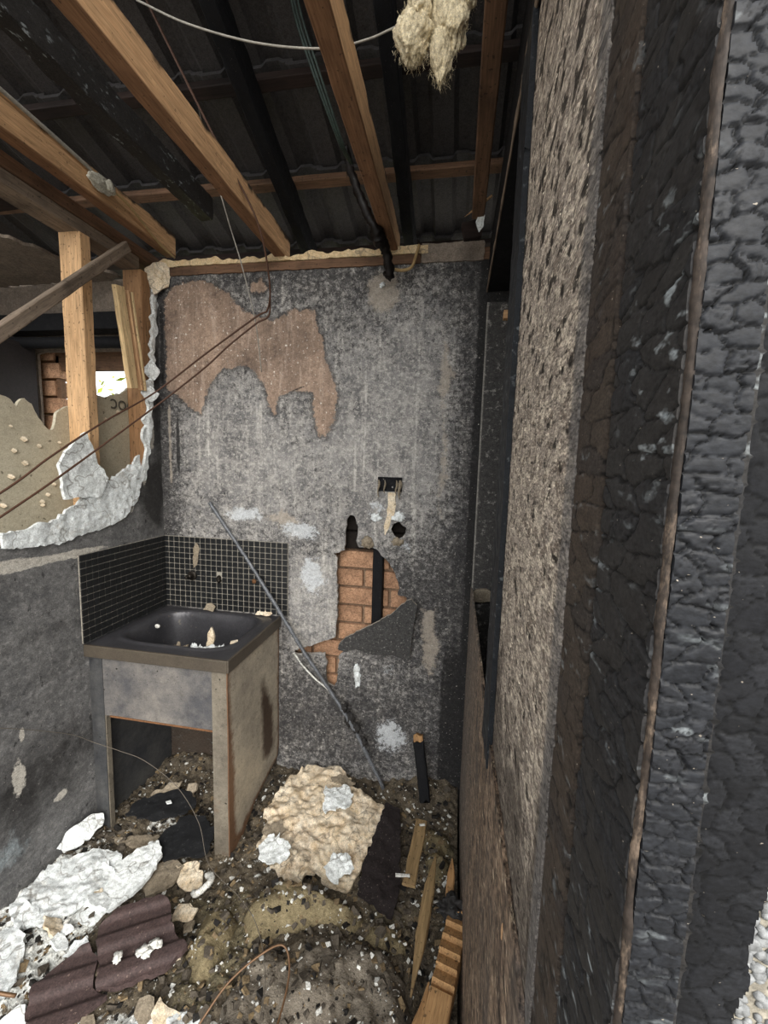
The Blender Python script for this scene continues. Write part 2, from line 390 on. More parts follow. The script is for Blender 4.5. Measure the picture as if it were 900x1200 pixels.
def m_backwall():
    g = G('fire_damaged_back_wall'); g.grit = (240, .55, (1, 1, 1))
    soot = g.at('soot')
    n1 = g.noise(4.5, 7, .68); c = g.mix(g.step(n1, .34, .66), '#565556', '#8f8d8b')
    n2 = g.noise(17, 9, .8, st=(1, .8, 1)); c = g.mix(g.ma('MULTIPLY', g.step(n2, .46, .60), .6), c, '#b0aca6')
    run = g.noise(30, 6, .65, st=(1, .045, 1)); c = g.mix(g.ma('MULTIPLY', g.ma('MULTIPLY', g.step(run, .54, .66), g.step(n2, .38, .55)), .75), c, '#c4c0b9')
    spk = g.noise(34, 9, .82); thr = g.ma('ADD', spk, g.ma('MULTIPLY', g.ma('SUBTRACT', soot, .5), .34))
    c = g.mix(g.ma('MULTIPLY', g.step(thr, .485, .57), .76), c, '#2d2c2d')
    sp2 = g.ma('ADD', g.noise(85, 6, .75, off=7), g.ma('MULTIPLY', g.ma('SUBTRACT', soot, .5), .22)); c = g.mix(g.ma('MULTIPLY', g.step(sp2, .53, .60), .7), c, '#252425')
    lt = g.ma('SUBTRACT', g.noise(60, 8, .8, off=4), g.ma('MULTIPLY', soot, .13)); c = g.mix(g.ma('MULTIPLY', g.step(lt, .475, .54), .6), c, '#bdb9b2')
    # bare brown paper
    e = g.ma('ADD', g.at('brown'), g.ma('MULTIPLY', g.ma('SUBTRACT', g.noise(13, 10, .8), .5), .85))
    bc = g.mix(g.step(g.noise(6, 8, .75, st=(1, .6, 1)), .38, .62), '#a48d7b', '#77665a'); bc = g.mix(g.ma('MULTIPLY', g.step(g.noise(34, 6, .7, st=(1, .10, 1)), .52, .64), .55), bc, '#b6a292')
    bc = g.mix(g.ma('MULTIPLY', g.step(g.noise(9, 8, .78, off=11), .55, .70), .7), bc, '#4f433c'); bc = g.mix(g.ma('MULTIPLY', g.step(g.noise(45, 9, .82, off=5), .52, .62), .5), bc, '#63554b')
    bc = g.mix(g.ma('MULTIPLY', g.step(g.noise(75, 3, .55), .655, .69), .85), bc, '#dcd5ca')
    halo = g.ma('MULTIPLY', g.step(e, .36, .47), g.step(e, .56, .5)); c = g.mix(g.ma('MULTIPLY', halo, .6), c, '#2f2b29')
    c = g.mix(g.step(e, .49, .53), c, bc)
    t = g.ma('ADD', g.at('tan'), g.ma('MULTIPLY', g.ma('SUBTRACT', g.noise(18, 10, .84), .5), 1.6)); c = g.mix(g.ma('MULTIPLY', g.step(t, .60, .74), .72), c, '#a59b8e')
    w = g.ma('ADD', g.at('white'), g.ma('MULTIPLY', g.ma('SUBTRACT', g.noise(20, 10, .86, off=9), .5), 2.4))
    c = g.mix(g.ma('MULTIPLY', g.step(w, .62, .76), .78), c, '#c4c8cb')
    d = g.ma('ADD', g.at('dark'), g.ma('MULTIPLY', g.ma('SUBTRACT', g.noise(18, 10, .8, off=3), .5), 1.3))
    c = g.mix(g.ma('MULTIPLY', g.step(d, .48, .66), .85), c, '#201f1f')
    tiny = g.step(g.noise(150, 2, .5, off=2), .70, .74); c = g.mix(g.ma('MULTIPLY', tiny, .8), c, '#dcd8ce')
    c = g.mix(g.ma('MULTIPLY', g.at('rim'), .6), c, '#b0aaa0')
    h = g.ma('ADD', g.noise(70, 8, .8), g.ma('MULTIPLY', g.step(thr, .46, .60), .4))
    return g.done(c, .8, 0, g.bump(h, .6, .004), .25)
MAT['backwall'] = m_backwall()
def m_leftwall():
    g = G('sooted_left_wall'); g.grit = (240, .7, (1, 1, 1))
    c = g.mix(g.step(g.noise(5, 7, .7), .3, .7), '#454546', '#747372'); c = g.mix(g.ma('MULTIPLY', g.step(g.noise(40, 7, .75), .5, .65), .4), c, '#8a8886')
    c = g.mix(g.ma('MULTIPLY', g.step(g.noise(30, 6, .7, st=(1, .6, 1), off=2), .60, .66), .75), c, '#1b1b1c')
    d = g.ma('ADD', g.at('dark'), g.ma('MULTIPLY', g.ma('SUBTRACT', g.noise(12, 6, .7), .5), .8)); c = g.mix(g.ma('MULTIPLY', g.step(d, .35, .75), .85), c, '#211f1e')
    w = g.ma('ADD', g.at('white'), g.ma('MULTIPLY', g.ma('SUBTRACT', g.noise(34, 6, .7), .5), .9)); c = g.mix(g.ma('MULTIPLY', g.step(w, .5, .62), .85), c, '#b9b4aa')
    b = g.ma('ADD', g.at('blue'), g.ma('MULTIPLY', g.ma('SUBTRACT', g.noise(30, 5, .7, st=(1, .5, 1), off=6), .5), 1.4)); c = g.mix(g.ma('MULTIPLY', g.step(b, .5, .75), .8), c, '#7d8588')
    tiny = g.step(g.noise(150, 2, .5), .73, .76); c = g.mix(g.ma('MULTIPLY', tiny, .7), c, '#cfcac0')
    c = g.mix(g.ma('MULTIPLY', g.at('rim'), .6), c, '#c9c4ba')
    return g.done(c, .75, 0, g.bump(g.noise(60, 6, .7), .5, .003), .3)
MAT['leftwall'] = m_leftwall()
def m_plaster(name, a='#e4e9ea', b='#bfc3c2', dirt=.35, tint='#8a7a64', black=.2):
    g = G(name); g.grit = (230, .55, (1, 1, 1))
    c = g.mix(g.step(g.noise(18, 8, .75), .3, .7), a, b)
    c = g.mix(g.ma('MULTIPLY', g.step(g.noise(13, 9, .82, off=5), .66-dirt*.30, .86-dirt*.25), .85), c, tint)
    c = g.mix(g.ma('MULTIPLY', g.step(g.noise(40, 8, .8, off=15), .52, .72), .2+dirt*.6), c, tint)
    c = g.mix(g.ma('MULTIPLY', g.step(g.noise(22, 9, .82, off=8), .68-black*.22, .80-black*.25), .9), c, '#211d1a')
    cn = g.noise(7, 3, .5, off=13); cr = g.ma('MULTIPLY', g.step(cn, .488, .498), g.step(cn, .512, .502)); c = g.mix(g.ma('MULTIPLY', cr, .6), c, '#6d665c')
    return g.done(c, .85, 0, g.bump(g.noise(40, 8, .8), .8, .007), .2)
MAT['plaster'] = m_plaster('white_plaster', '#e8edee', '#cdd2d2', .42, '#9a8f7e', .50)
MAT['plaster_clean'] = m_plaster('clean_white_plaster', '#eff3f3', '#d9dedd', .02, '#a59c8c', .02)
MAT['plaster_cream'] = m_plaster('cream_plaster', '#e8e0cf', '#cdb692', .55, '#94744e', .60)
MAT['plaster_dirty'] = m_plaster('dirty_plaster', '#9a8f7d', '#776c5c', .3, '#594d3e', .3)
MAT['cornice'] = m_plaster('torn_cornice', '#dccaa6', '#b89b72', .15, '#6e5238', .25)
MAT['plaster_smoked'] = m_plaster('smoked_plaster', '#8f8376', '#6f655d', .3, '#3d3530', .2)
def m_simple(name, a, b, scale=20, rough=.8, bump=.4, dist=.002, spec=.3, metal=0., spk=None, grit=.8):
    g = G(name); g.grit = (230, grit, (1, 1, 1)); n = g.noise(scale, 6, .65); c = g.mix(n, a, b)
    if spk: c = g.mix(g.ma('MULTIPLY', g.step(g.noise(scale*6, 3, .5), .66, .70), .8), c, spk)
    return g.done(c, rough, metal, g.bump(g.noise(scale*2.5, 6, .7), bump, dist), spec)
MAT['olive'] = m_simple('back_of_plasterboard', '#bdb6a2', '#a09884', 9, .9, .3, .003, .2, 0., '#5d5748', grit=0.35)
MAT['ink'] = m_simple('printing_ink', '#4a463f', '#56524a', 40)
MAT['black_sheet'] = m_simple('burnt_black_sheet', '#101113', '#1f2022', 25, .6, .5, .003, .4, 0., '#4a4a4a', grit=0.5)
MAT['dark_half'] = m_simple('scorched_paper', '#1b1717', '#2c2626', 25, .8, .6, .003, .2, 0., '#6b635c')
MAT['tile_dark'] = m_simple('sooted_roof_tile', '#2e2d2f', '#4a4746', 8, .7, .4, .003, .4, 0., '#45413d')
MAT['terracotta'] = m_simple('smoked_terracotta', '#4a3a37', '#332a2a', 16, .75, .6, .003, .35, 0., '#6d5c55')
MAT['mosaic'] = m_simple('black_mosaic_tile', '#111213', '#232425', 14, .3, .1, .001, .5, grit=0.25)
MAT['grout'] = m_simple('pale_grout', '#a39e93', '#726d65', 30, .9)
MAT['mortar'] = m_simple('mortar', '#86705c', '#6b5748', 60, .95, .6)
def m_brick():
    g = G('clay_brick'); c = g.mix(g.rnd(), '#9c765b', '#835f49'); c = g.mix(g.noise(40, 5, .6), c, '#bb9678')
    c = g.mix(g.ma('MULTIPLY', g.step(g.noise(9, 5, .6), .5, .75), .45), c, '#4b342a')
    return g.done(c, .9, 0, g.bump(g.noise(90, 5, .7), .4, .002), .2)
_g = G('dark_topped_mortar'); _c = _g.mix(_g.noise(60, 5, .6), '#86705c', '#6b5748'); MAT['mortar_dark_top'] = _g.done(_g.mix(_g.step(_g.xyz()[2], .24, .29), _c, '#17130f'), .95, 0, _g.bump(_g.noise(120, 5, .7), .6, .002), .2)  # mortar turns near black towards the top
MAT['brick'] = m_brick(); MAT['brick_dark'] = m_simple('dark_brick', '#15120f', '#241d18', 30, .9)  # near-black brick for the upper courses
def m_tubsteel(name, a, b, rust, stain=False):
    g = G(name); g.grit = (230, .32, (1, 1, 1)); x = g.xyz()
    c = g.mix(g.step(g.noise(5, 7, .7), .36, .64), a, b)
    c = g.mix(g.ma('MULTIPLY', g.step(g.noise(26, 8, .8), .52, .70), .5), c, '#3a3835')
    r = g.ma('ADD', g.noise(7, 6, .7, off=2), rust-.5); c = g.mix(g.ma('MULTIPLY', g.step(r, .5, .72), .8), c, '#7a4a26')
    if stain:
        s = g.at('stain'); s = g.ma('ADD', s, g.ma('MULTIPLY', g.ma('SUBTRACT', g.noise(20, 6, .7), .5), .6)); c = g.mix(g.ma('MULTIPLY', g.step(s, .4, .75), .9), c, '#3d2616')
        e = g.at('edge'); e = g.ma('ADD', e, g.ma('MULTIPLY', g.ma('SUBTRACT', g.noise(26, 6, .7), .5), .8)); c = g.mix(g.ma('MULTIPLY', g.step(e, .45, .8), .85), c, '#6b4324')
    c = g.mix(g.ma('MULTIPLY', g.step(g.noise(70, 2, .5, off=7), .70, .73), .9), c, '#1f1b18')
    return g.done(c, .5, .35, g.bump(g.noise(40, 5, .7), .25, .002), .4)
MAT['tub_front'] = m_tubsteel('smoked_tub_steel', '#57575a', '#8b8680', .22)
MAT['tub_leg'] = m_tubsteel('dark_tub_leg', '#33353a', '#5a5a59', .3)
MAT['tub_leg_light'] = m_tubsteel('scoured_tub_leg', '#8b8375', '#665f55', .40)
MAT['tub_side'] = m_tubsteel('stained_tub_side', '#cabfab', '#a1988a', .28, True)
MAT['tub_rim'] = m_simple('sooted_tub_rim', '#2a2b2e', '#4e4d51', 9, .38, .15, .001, .5, .3, '#5b5750', grit=0.35)
MAT['rim_edge'] = m_simple('bronzed_tub_edge', '#6a6154', '#46403a', 8, .42, .15, .001, .5, .4, None, grit=0.3)
MAT['rust'] = m_simple('rusty_edge', '#7a5638', '#543a28', 30, .8, grit=0.5)
MAT['brass'] = m_simple('blackened_brass', '#1e1c1a', '#3d3730', 40, .45, .3, .002, .5, .6)
def m_debris():
    g = G('ash_and_rubble')
    c = g.mix(g.step(g.noise(9, 7, .75), .3, .7), '#3f3931', '#6e6454'); c = g.mix(g.ma('MULTIPLY', g.step(g.noise(13, 9, .82, off=3), .52, .64), .9), c, '#1f1b17')
    k = g.ma('ADD', g.at('khaki'), g.ma('MULTIPLY', g.ma('SUBTRACT', g.noise(20, 6, .7), .5), .9)); c = g.mix(g.ma('MULTIPLY', g.step(k, .5, .7), .75), c, '#6f6750')
    w = g.ma('ADD', g.at('pale'), g.ma('MULTIPLY', g.ma('SUBTRACT', g.noise(26, 7, .75, off=6), .5), 1.3)); c = g.mix(g.ma('MULTIPLY', g.step(w, .5, .6), .9), c, '#d5d7d3')
    c = g.mix(g.ma('MULTIPLY', g.step(g.noise(120, 3, .6), .66, .70), .8), c, '#c2bbab')
    return g.done(c, .9, 0, g.bump(g.noise(55, 7, .75), .9, .008), .2)
MAT['debris'] = m_debris()
def m_wool(name, a, b, d):
    g = G(name); g.grit = (260, .7, (1, 2.5, 1)); f = g.noise(30, 7, .75, st=(1, 2.2, 1), dist=.6); c = g.mix(f, a, b); c = g.mix(g.ma('MULTIPLY', g.step(g.noise(11, 6, .7), .52, .7), .7), c, d)
    c = g.mix(g.ma('MULTIPLY', g.step(g.noise(150, 2, .5), .72, .75), .8), c, '#c9c4b4')
    return g.done(c, .95, 0, g.bump(g.ma('ADD', f, g.noise(140, 5, .7)), .9, .006), .1)
MAT['wool_grey'] = m_wool('sooted_wool', '#8a8276', '#5f574c', '#3c352e')
MAT['wool_green'] = m_wool('greenish_wool', '#94886a', '#665b46', '#383127')
MAT['wool_cream'] = m_wool('cream_glass_wool', '#f2e8cc', '#dcc9a0', '#a89c84')
def m_flat(name, c, rough=.6, spec=.3):
    g = G(name); return g.done(g.mix(g.noise(60, 3, .5), c, c), rough, 0, None, spec)
MAT['wire_white'] = m_simple('pale_wire', '#a9a59c', '#77736a', 90, .6, grit=0.3)
MAT['wire_thin'] = m_simple('dulled_thin_wire', '#6f685e', '#4a443d', 90, .6, grit=.3)
MAT['wire_brown'] = m_simple('scorched_cable', '#5a3d2e', '#3a2a22', 90, .6, grit=0.3)
MAT['wire_copper'] = m_simple('bare_copper_wire', '#7a5c40', '#54402f', 90, .5, .2, .001, .5, .4, grit=0.3)
MAT['wire_green'] = m_simple('sooted_green_cable', '#33403a', '#1d2522', 90, .6)
MAT['melt'] = m_char('melted_black_plastic', '#0c0b0b', '#1b1513', rough=.3)
MAT['cable_tan'] = m_simple('tan_cable', '#b59a6c', '#8a7350', 90, .6, grit=0.3)
MAT['stick'] = m_simple('sooted_metal_strip', '#7a7d82', '#3c3e42', 45, .5, .5, .002, .5, .2, '#b9bab8')
MAT['junction'] = m_simple('melted_white_plastic', '#c9c6b8', '#6e6a5e', 26, .5)
MAT['chip_white'] = m_simple('white_chips', '#dcdfdd', '#a9a498', 40, .9)
MAT['chip_tan'] = m_simple('tan_chips', '#857355', '#55483a', 40, .9)
MAT['chip_grey'] = m_simple('ash_crumbs', '#5c554b', '#3a342d', 40, .95)
MAT['chip_dark'] = m_simple('black_chips', '#121110', '#262320', 40, .8)
MAT['concrete'] = m_simple('outdoor_concrete', '#8f8b84', '#736f68', 5, .9)
MAT['grass'] = m_simple('leaf_green', '#8aa33a', '#b8b94a', 6, .7)
MAT['pebble'] = m_simple('river_pebble', '#8d8e8d', '#6f7173', 60, .6)
MAT['render'] = m_simple('pale_render', '#9f998a', '#7a746a', 60, .9, .6, .003)
MAT['teal'] = m_flat('teal_paint', '#7fa79c')
MAT['dark_panel'] = m_simple('smoked_panel', '#1e1b1c', '#2d2828', 7, .7, grit=0.4)
MAT['subfloor'] = m_simple('burnt_floor', '#2a2622', '#3a342d', 8, .9)

# ================================================================== THE SETTING
# ---- floor slab, outdoor ground
tag(box('floor', (-2.0, -1.62, -.12), (1.8, .2, 0), MAT['subfloor'], bev=.004), 'burnt floor slab under the rubble', kind='structure')
gr = mesh('ground', [(-30, -30, -.14), (30, -30, -.14), (30, 30, -.14), (-30, 30, -.14)], [(0, 1, 2, 3)])
tag(link('ground', gr, MAT['concrete']), 'pale concrete ground outside the burnt room', kind='structure')

# ---- back wall (u = X, v = Z, faces the room)
BW = frame((0, 0, 0), (1, 0, 0), (0, 0, 1))
HOLE = [(.884, 1.225), (.886, 1.32), (.892, 1.365), (.905, 1.385), (.925, 1.378), (.943, 1.335), (.934, 1.27), (.945, 1.243), (1.021, 1.241), (1.067, 1.199), (1.107, 1.145), (1.132, 1.071),
        (1.125, 1.044), (1.165, 1.035), (1.19, .95), (1.15, .80), (1.02, .785), (.90, .775), (.868, .74), (.862, .649), (.852, .586), (.835, .59), (.812, .604), (.807, .66), (.812, .70), (.80, .745), (.736, .735), (.653, .725),
        (.655, .742), (.74, .775), (.848, .826), (.853, .90), (.857, 1.01), (.850, 1.10), (.853, 1.185), (.832, 1.208)]
HOLE2 = [(1.086, 1.331), (1.098, 1.355), (1.121, 1.366), (1.135, 1.350), (1.155, 1.342), (1.150, 1.318), (1.135, 1.300), (1.117, 1.287), (1.100, 1.305)]
BROWN = [(.034, 2.308), (.09, 2.37), (.234, 2.371), (.346, 2.314), (.412, 2.242), (.549, 2.203), (.645, 2.245), (.731, 2.233), (.77, 2.112), (.798, 2.007), (.837, 1.902), (.831, 1.795), (.795, 1.705), (.756, 1.722), (.732, 1.83), (.724, 1.895), (.647, 1.912), (.581, 1.891), (.557, 1.811), (.517, 1.865), (.502, 1.938), (.45, 2.003), (.39, 2.011), (.317, 2.004), (.246, 1.938), (.205, 1.807), (.16, 1.833), (.084, 1.882), (.034, 1.92)]
BROWN2 = [(.44, 2.36), (.50, 2.375), (.53, 2.335), (.50, 2.31), (.45, 2.32)]
PATCH = [(.938, 2.31), (.95, 2.36), (1.007, 2.39), (1.09, 2.375), (1.105, 2.30), (1.09, 2.24), (1.047, 2.20), (.965, 2.216)]
TANR = [(1.274, 2.135), (1.30, 2.10), (1.312, 2.036), (1.333, 1.969), (1.30, 1.85), (1.308, 1.767), (1.322, 1.66), (1.328, 1.559), (1.30, 1.45), (1.326, 1.381), (1.292, 1.361), (1.27, 1.42), (1.265, 1.557), (1.285, 1.66), (1.274, 1.766), (1.247, 1.97)]
def a_brown(x, z):
    d = np.maximum(sdf(x, z, BROWN), sdf(x, z, BROWN2)); return np.clip(.5+d/.12, 0, 1)
def a_tan(x, z):
    d = np.maximum(sdf(x, z, TANR), sdf(x, z, PATCH)); d = np.maximum(d, sdf(x, z, [(.47, 1.38), (.62, 1.40), (.70, 1.33), (.60, 1.30), (.5, 1.34)])); d = np.maximum(d, sdf(x, z, [(1.22, 1.0), (1.30, 1.0), (1.33, .80), (1.28, .66), (1.23, .75)]))
    edge = np.clip(1-np.abs(x-.045)/.025, 0, 1)*np.clip((1.95-z)*8, 0, 1)*np.clip((z-1.38)*8, 0, 1)
    return np.maximum(np.clip(.5+d/.1, 0, 1), edge*.85)
def a_white(x, z):
    w = .9*blob(x, z, .40, 1.36, .14, .045)+.9*blob(x, z, .68, 1.30, .13, .05)+.9*blob(x, z, .74, 1.12, .08, .09)+.5*blob(x, z, .74, .92, .09, .16)
    w = w+.6*blob(x, z, 1.10, .70, .09, .06)+.9*blob(x, z, 1.11, .38, .11, .12)+.6*blob(x, z, 1.02, 1.42, .05, .05)+.6*blob(x, z, 1.14, 1.26, .06, .05)+.5*blob(x, z, 1.0, 1.22, .05, .05)+.35*blob(x, z, .72, .60, .10, .10)
    w = w+.36*blob(x, z, 1.10, 1.75, .20, .45)+.3*blob(x, z, .55, 1.6, .2, .2)
    return np.clip(w, 0, 1)
def a_soot(x, z):
    s = .48+.35*blob(x, z, 0, 1.7, .10, 2)+.38*blob(x, z, 1.45, 1.6, .12, 2)+.28*blob(x, z, .8, 2.45, .9, .16)+.30*blob(x, z, .9, .42, .8, .26)+.30*blob(x, z, 1.2, 1.05, .22, .28)
    s = s-.22*blob(x, z, .35, 1.65, .25, .25)-.30*blob(x, z, 1.08, 1.75, .22, .45)-.12*blob(x, z, .7, 1.55, .3, .2)+.1*blob(x, z, .95, 2.2, .15, .15)-.22*((x > .632)&(x < .853)&(z > .735)&(z < 1.19))
    return np.clip(s, 0, 1)
def a_dark(x, z):
    d = .95*np.clip(1-np.abs(x-.085)/.02, 0, 1)*np.clip((1.92-z)*6, 0, 1)*np.clip((z-1.42)*6, 0, 1)
    d = np.maximum(d, .95*np.clip(1-np.abs(x-.018)/.022, 0, 1)*np.clip((2.4-z)*6, 0, 1)*np.clip((z-1.8)*6, 0, 1))
    d = np.maximum(d, .8*np.clip((x-1.385)/.03, 0, 1)); d = np.maximum(d, .75*np.clip((x-1.30)/.04, 0, 1)*np.clip((1.02-z)*4, 0, 1))
    d = np.maximum(d, .55*blob(x, z, .17, 1.36, .05, .03)+.5*blob(x, z, .85, .25, .5, .09)+.4*blob(x, z, 1.22, .95, .05, .09))
    d = np.maximum(d, .5*np.clip((1.32-z)*20, 0, 1)*np.clip((z-1.24)*20, 0, 1)*np.clip((.3-x)*5, 0, 1))
    ln = np.abs((z-1.916)-.0-.02*np.sin((x-.66)*20)); d = np.maximum(d, .95*np.clip(1-ln/.008, 0, 1)*np.clip(1-np.abs(x-.655)/.06, 0, 1)**.3)
    crack = np.abs(z-(1.245+.02*np.sin((x-1.05)*9)))
    d = np.maximum(d, .6*np.clip(1-crack/.004, 0, 1)*(x > 1.02)*(x < 1.30))
    return np.clip(d, 0, 1)
def h_back(x, z):
    h = .004*(fbm(x*7, z*7, None, 4, 3)-.5)+.0012*(fbm(x*60, z*60, None, 3, 5)-.5)
    h = h+.0025*np.clip(a_brown(x, z)*-2+1, -1, 0)
    # a horizontal crack line with the board slightly lifted, the buckled patch beside the hole
    h = h+.010*blob(x, z, .74, .96, .10, .20)+.006*blob(x, z, 1.08, 1.30, .10, .08)
    return h
_h1 = rough_poly(HOLE, .012, .004, 2); _h2 = rough_poly(HOLE2, .012, .004, 4)
me = sheet_mesh('wall_back', lines(-.012, 1.56, .0055), lines(.0, 2.404, .0055), h_back, lambda u, v: ~(inpoly(u, v, _h1) | inpoly(u, v, _h2)), .012, [_h1, _h2],
                dict(brown=a_brown, tan=a_tan, white=a_white, soot=a_soot, dark=a_dark), bottom=False)
tag(link('wall_back', me, MAT['backwall'], None, BW), 'soot-stained plasterboard back wall with a broken hole beside the tub', kind='structure')

# ---- brick leaf behind the back wall, every brick its own piece
wb = tag(box('wall_brick', (.35, .075, .30), (1.40, .17, 1.60), MAT['mortar_dark_top'], bev=.003), 'orange brick outer wall seen through the hole', kind='structure')
bmesh_data = box_mesh('brick', .228, .104, .074, .004, 2); bmesh_data.materials.append(MAT['brick'])
bmesh_dark = bmesh_data.copy(); bmesh_dark.materials.clear(); bmesh_dark.materials.append(MAT['brick_dark'])
for iz in range(14):
    z = .40+iz*.086
    for ix in range(6):
        x = .36+ix*.24+(.12 if iz % 2 else 0)
        if x < .46 or x > 1.30: continue
        b = bpy.data.objects.new('brick', bmesh_dark if z > 1.20 else bmesh_data); COL.objects.link(b); b.parent = wb
        b.matrix_local = Matrix.Translation(Vector((x, .112+random.uniform(-.002, .002), z))-wb.location)
# charred stud standing in the cavity behind the hole
tag(timber('wall_stud', (1.03, .045, .10), (1.03, .045, 2.40), .045, .06, MAT['char_black'], up=(0, 1, 0), seed=3), 'black charred stud standing inside the wall hole', 'stud')

# ---- left wall (u = Y, v = Z)
LWf = frame((0, 0, 0), (0, 1, 0), (0, 0, 1))
LBRK = [(-1.55, 0), (0.0, 0), (0.0, 2.42), (-.008, 2.42), (-.022, 2.30), (-.034, 2.16), (-.042, 2.05), (-.030, 1.98), (-.065, 1.93), (-.078, 1.85), (-.060, 1.80), (-.09, 1.72), (-.075, 1.66), (-.108, 1.59), (-.139, 1.479), (-.16, 1.42), (-.193, 1.373), (-.25, 1.345), (-.307, 1.333), (-.38, 1.322), (-.444, 1.32), (-.50, 1.308), (-.56, 1.312), (-.646, 1.319), (-.723, 1.325), (-.85, 1.30), (-1.0, 1.34), (-1.2, 1.31), (-1.55, 1.33)]
_lb = rough_poly(LBRK, .02, .006, 5)
def l_white(y, z):
    w = 1.0*blob(y, z, -.50, 1.25, .20, .016)+.8*blob(y, z, -.70, 1.26, .10, .03)+.95*blob(y, z, -.585, .383, .035, .022)+.9*blob(y, z, -.72, .56, .03, .08)+.8*blob(y, z, -.70, .70, .012, .035)+.5*blob(y, z, -.475, 1.10, .012, .2)
    w = w+.9*blob(y, z, -.12, 1.52, .018, .06)+.9*blob(y, z, -.06, 1.72, .02, .12)
    return np.clip(w, 0, 1)
def l_dark(y, z):
    return np.clip(.85*blob(y, z, -.08, 1.42, .10, .18)+.7*blob(y, z, -.7, .50, .5, .22)+.5*blob(y, z, -.6, 1.0, .4, .05)+.7*blob(y, z, -.02, 1.9, .05, .5)+.55*blob(y, z, -.78, 1.22, .1, .04), 0, 1)
def l_blue(y, z): return np.clip(.75*blob(y, z, -.80, .34, .14, .09), 0, 1)
def h_left(y, z):
    h = .007*(fbm(y*6, z*6, None, 4, 8)-.5)+.002*(fbm(y*45, z*45, None, 3, 4)-.5)
    t = np.clip(z-(.80+.03*fbm(y*10, z*3, None, 3, 2)), 0, 1); h = h-.004*np.exp(-t/.05)*(t > 0)
    return h
me = sheet_mesh('wall_left', lines(-1.55, 0, .0065), lines(0, 2.42, .0065), h_left, lambda u, v: inpoly(u, v, _lb), .012, [_lb], dict(white=l_white, dark=l_dark, blue=l_blue), bottom=False)
tag(link('wall_left', me, MAT['leftwall'], None, LWf), 'sooted lower left wall with its top torn away', kind='structure')

# the far lining of the same stud wall, seen from behind (bare back of the board, torn along the top)
OL = [(-1.6, .02), (.0, .02), (.0, 1.95), (-.033, 1.933), (-.124, 1.873), (-.160, 1.865), (-.193, 1.851), (-.22, 1.85), (-.247, 1.853), (-.30, 1.82), (-.34, 1.80), (-.39, 1.779), (-.426, 1.753), (-.44, 1.70), (-.453, 1.69), (-.491, 1.731), (-.509, 1.775), (-.537, 1.794), (-.562, 1.756), (-.582, 1.784), (-.612, 1.792), (-.70, 1.84), (-.8, 1.80), (-1.0, 1.86), (-1.3, 1.80), (-1.6, 1.85)]
wl2 = slab('wall_left_far_lining', OL, MAT['olive'], frame((-.10, 0, 0), (0, 1, 0), (0, 0, 1)), .012, .012, .006, lambda u, v: .004*(fbm(u*5, v*5, None, 3, 6)-.5), seed=4, bottom=True, step=.012)
tag(wl2, 'olive grey back of torn plasterboard behind the studs', kind='structure')
cu = bpy.data.curves.new('board_print', 'FONT'); cu.body = 'ooc'; cu.size = .090; cu.extrude = .0003; cu.align_x = 'CENTER'
to = bpy.data.objects.new('board_print', cu); COL.objects.link(to); dg = bpy.context.evaluated_depsgraph_get()
tm = bpy.data.meshes.new_from_object(to.evaluated_get(dg)); bpy.data.objects.remove(to)
# the print reads mirrored on the back of the sheet
tm.transform(Matrix.Diagonal((-1, 1, 1, 1)))
to = link('board_print', tm, MAT['ink'], wl2, Matrix.Translation((-.112, 1.806, .0055))); to['label'] = 'faded mirrored print on the back of the plasterboard'

for k in range(16):
    y0, z0, w = random.uniform(-.66, -.42), random.uniform(1.42, 1.70), random.uniform(.004, .010)
    if k > 11: y0, z0 = random.uniform(-.30, -.12), random.uniform(1.62, 1.84)
    o = slab('peeled_flake', [(-w, 0), (-w*.3, w), (w*.7, w*.8), (w, -w*.4), (0, -w)], MAT['plaster_cream'], Matrix.Translation((y0, z0, .006)) @ Matrix.Rotation(random.uniform(-.5, .5), 4, 'X'), .003, .002, .002, lambda u, v: .004*np.sin(u*90), parent=wl2, seed=k)
# ---- the room beyond the studs
nb = slab('wall_back_next_room', [(-1.9, 0), (.30, 0), (.30, 2.42), (-1.9, 2.42)], MAT['plaster_smoked'], frame((0, .05, 0), (1, 0, 0), (0, 0, 1)), .03, .012, 0, lambda u, v: .006*(fbm(u*4, v*4, None, 3, 9)-.5),
          holes=[[(-.70, 1.20), (-.15, 1.20), (-.15, 2.10), (-.70, 2.10)]], seed=3)
tag(nb, 'smoked plaster wall around the window of the next room', kind='structure')
bk2 = tag(box('wall_brick_next_room', (-1.9, .11, 0), (-.78, .20, 2.6), MAT['mortar'], bev=.003), 'brick outer wall of the next room', kind='structure')
for iz in range(11):
    for dx, dy in ((-.66 if iz % 2 else -.69, .125),):
        b = bpy.data.objects.new('brick', bmesh_data); COL.objects.link(b); b.parent = bk2
        b.matrix_local = Matrix.Translation(Vector((dx-.085, dy+.02, 1.25+iz*.086))-bk2.location)
sill = tag(box('trim_1', (-.75, .03, 1.16), (-.10, .16, 1.20), MAT['wood_dark'], bev=.004), 'scorched window sill in the next room', kind='structure')
wn = empty('window_1', (-.40, .12, 1.6)); tag(wn, 'broken window opening with bright garden outside in the next room', kind='structure')
for nm, lo, hi in (('window_frame', (-.665, .105, 1.20), (-.640, .135, 2.10)), ('window_frame', (-.16, .105, 1.20), (-.125, .135, 2.10)), ('window_frame', (-.665, .105, 2.025), (-.125, .135, 2.16)), ('window_frame', (-.665, .105, 1.20), (-.125, .135, 1.235))):
    o = box(nm, lo, hi, MAT['pine_brown'], None, .003); mw = o.matrix_world.copy(); loc = o.location.copy(); o.parent = wn; o.location = loc-wn.location
tag(box('wall_far_next_room', (-2.0, -1.6, 0), (-1.9, .2, 2.42), MAT['plaster_smoked'], bev=.004), 'smoked end wall of the next room', kind='structure')
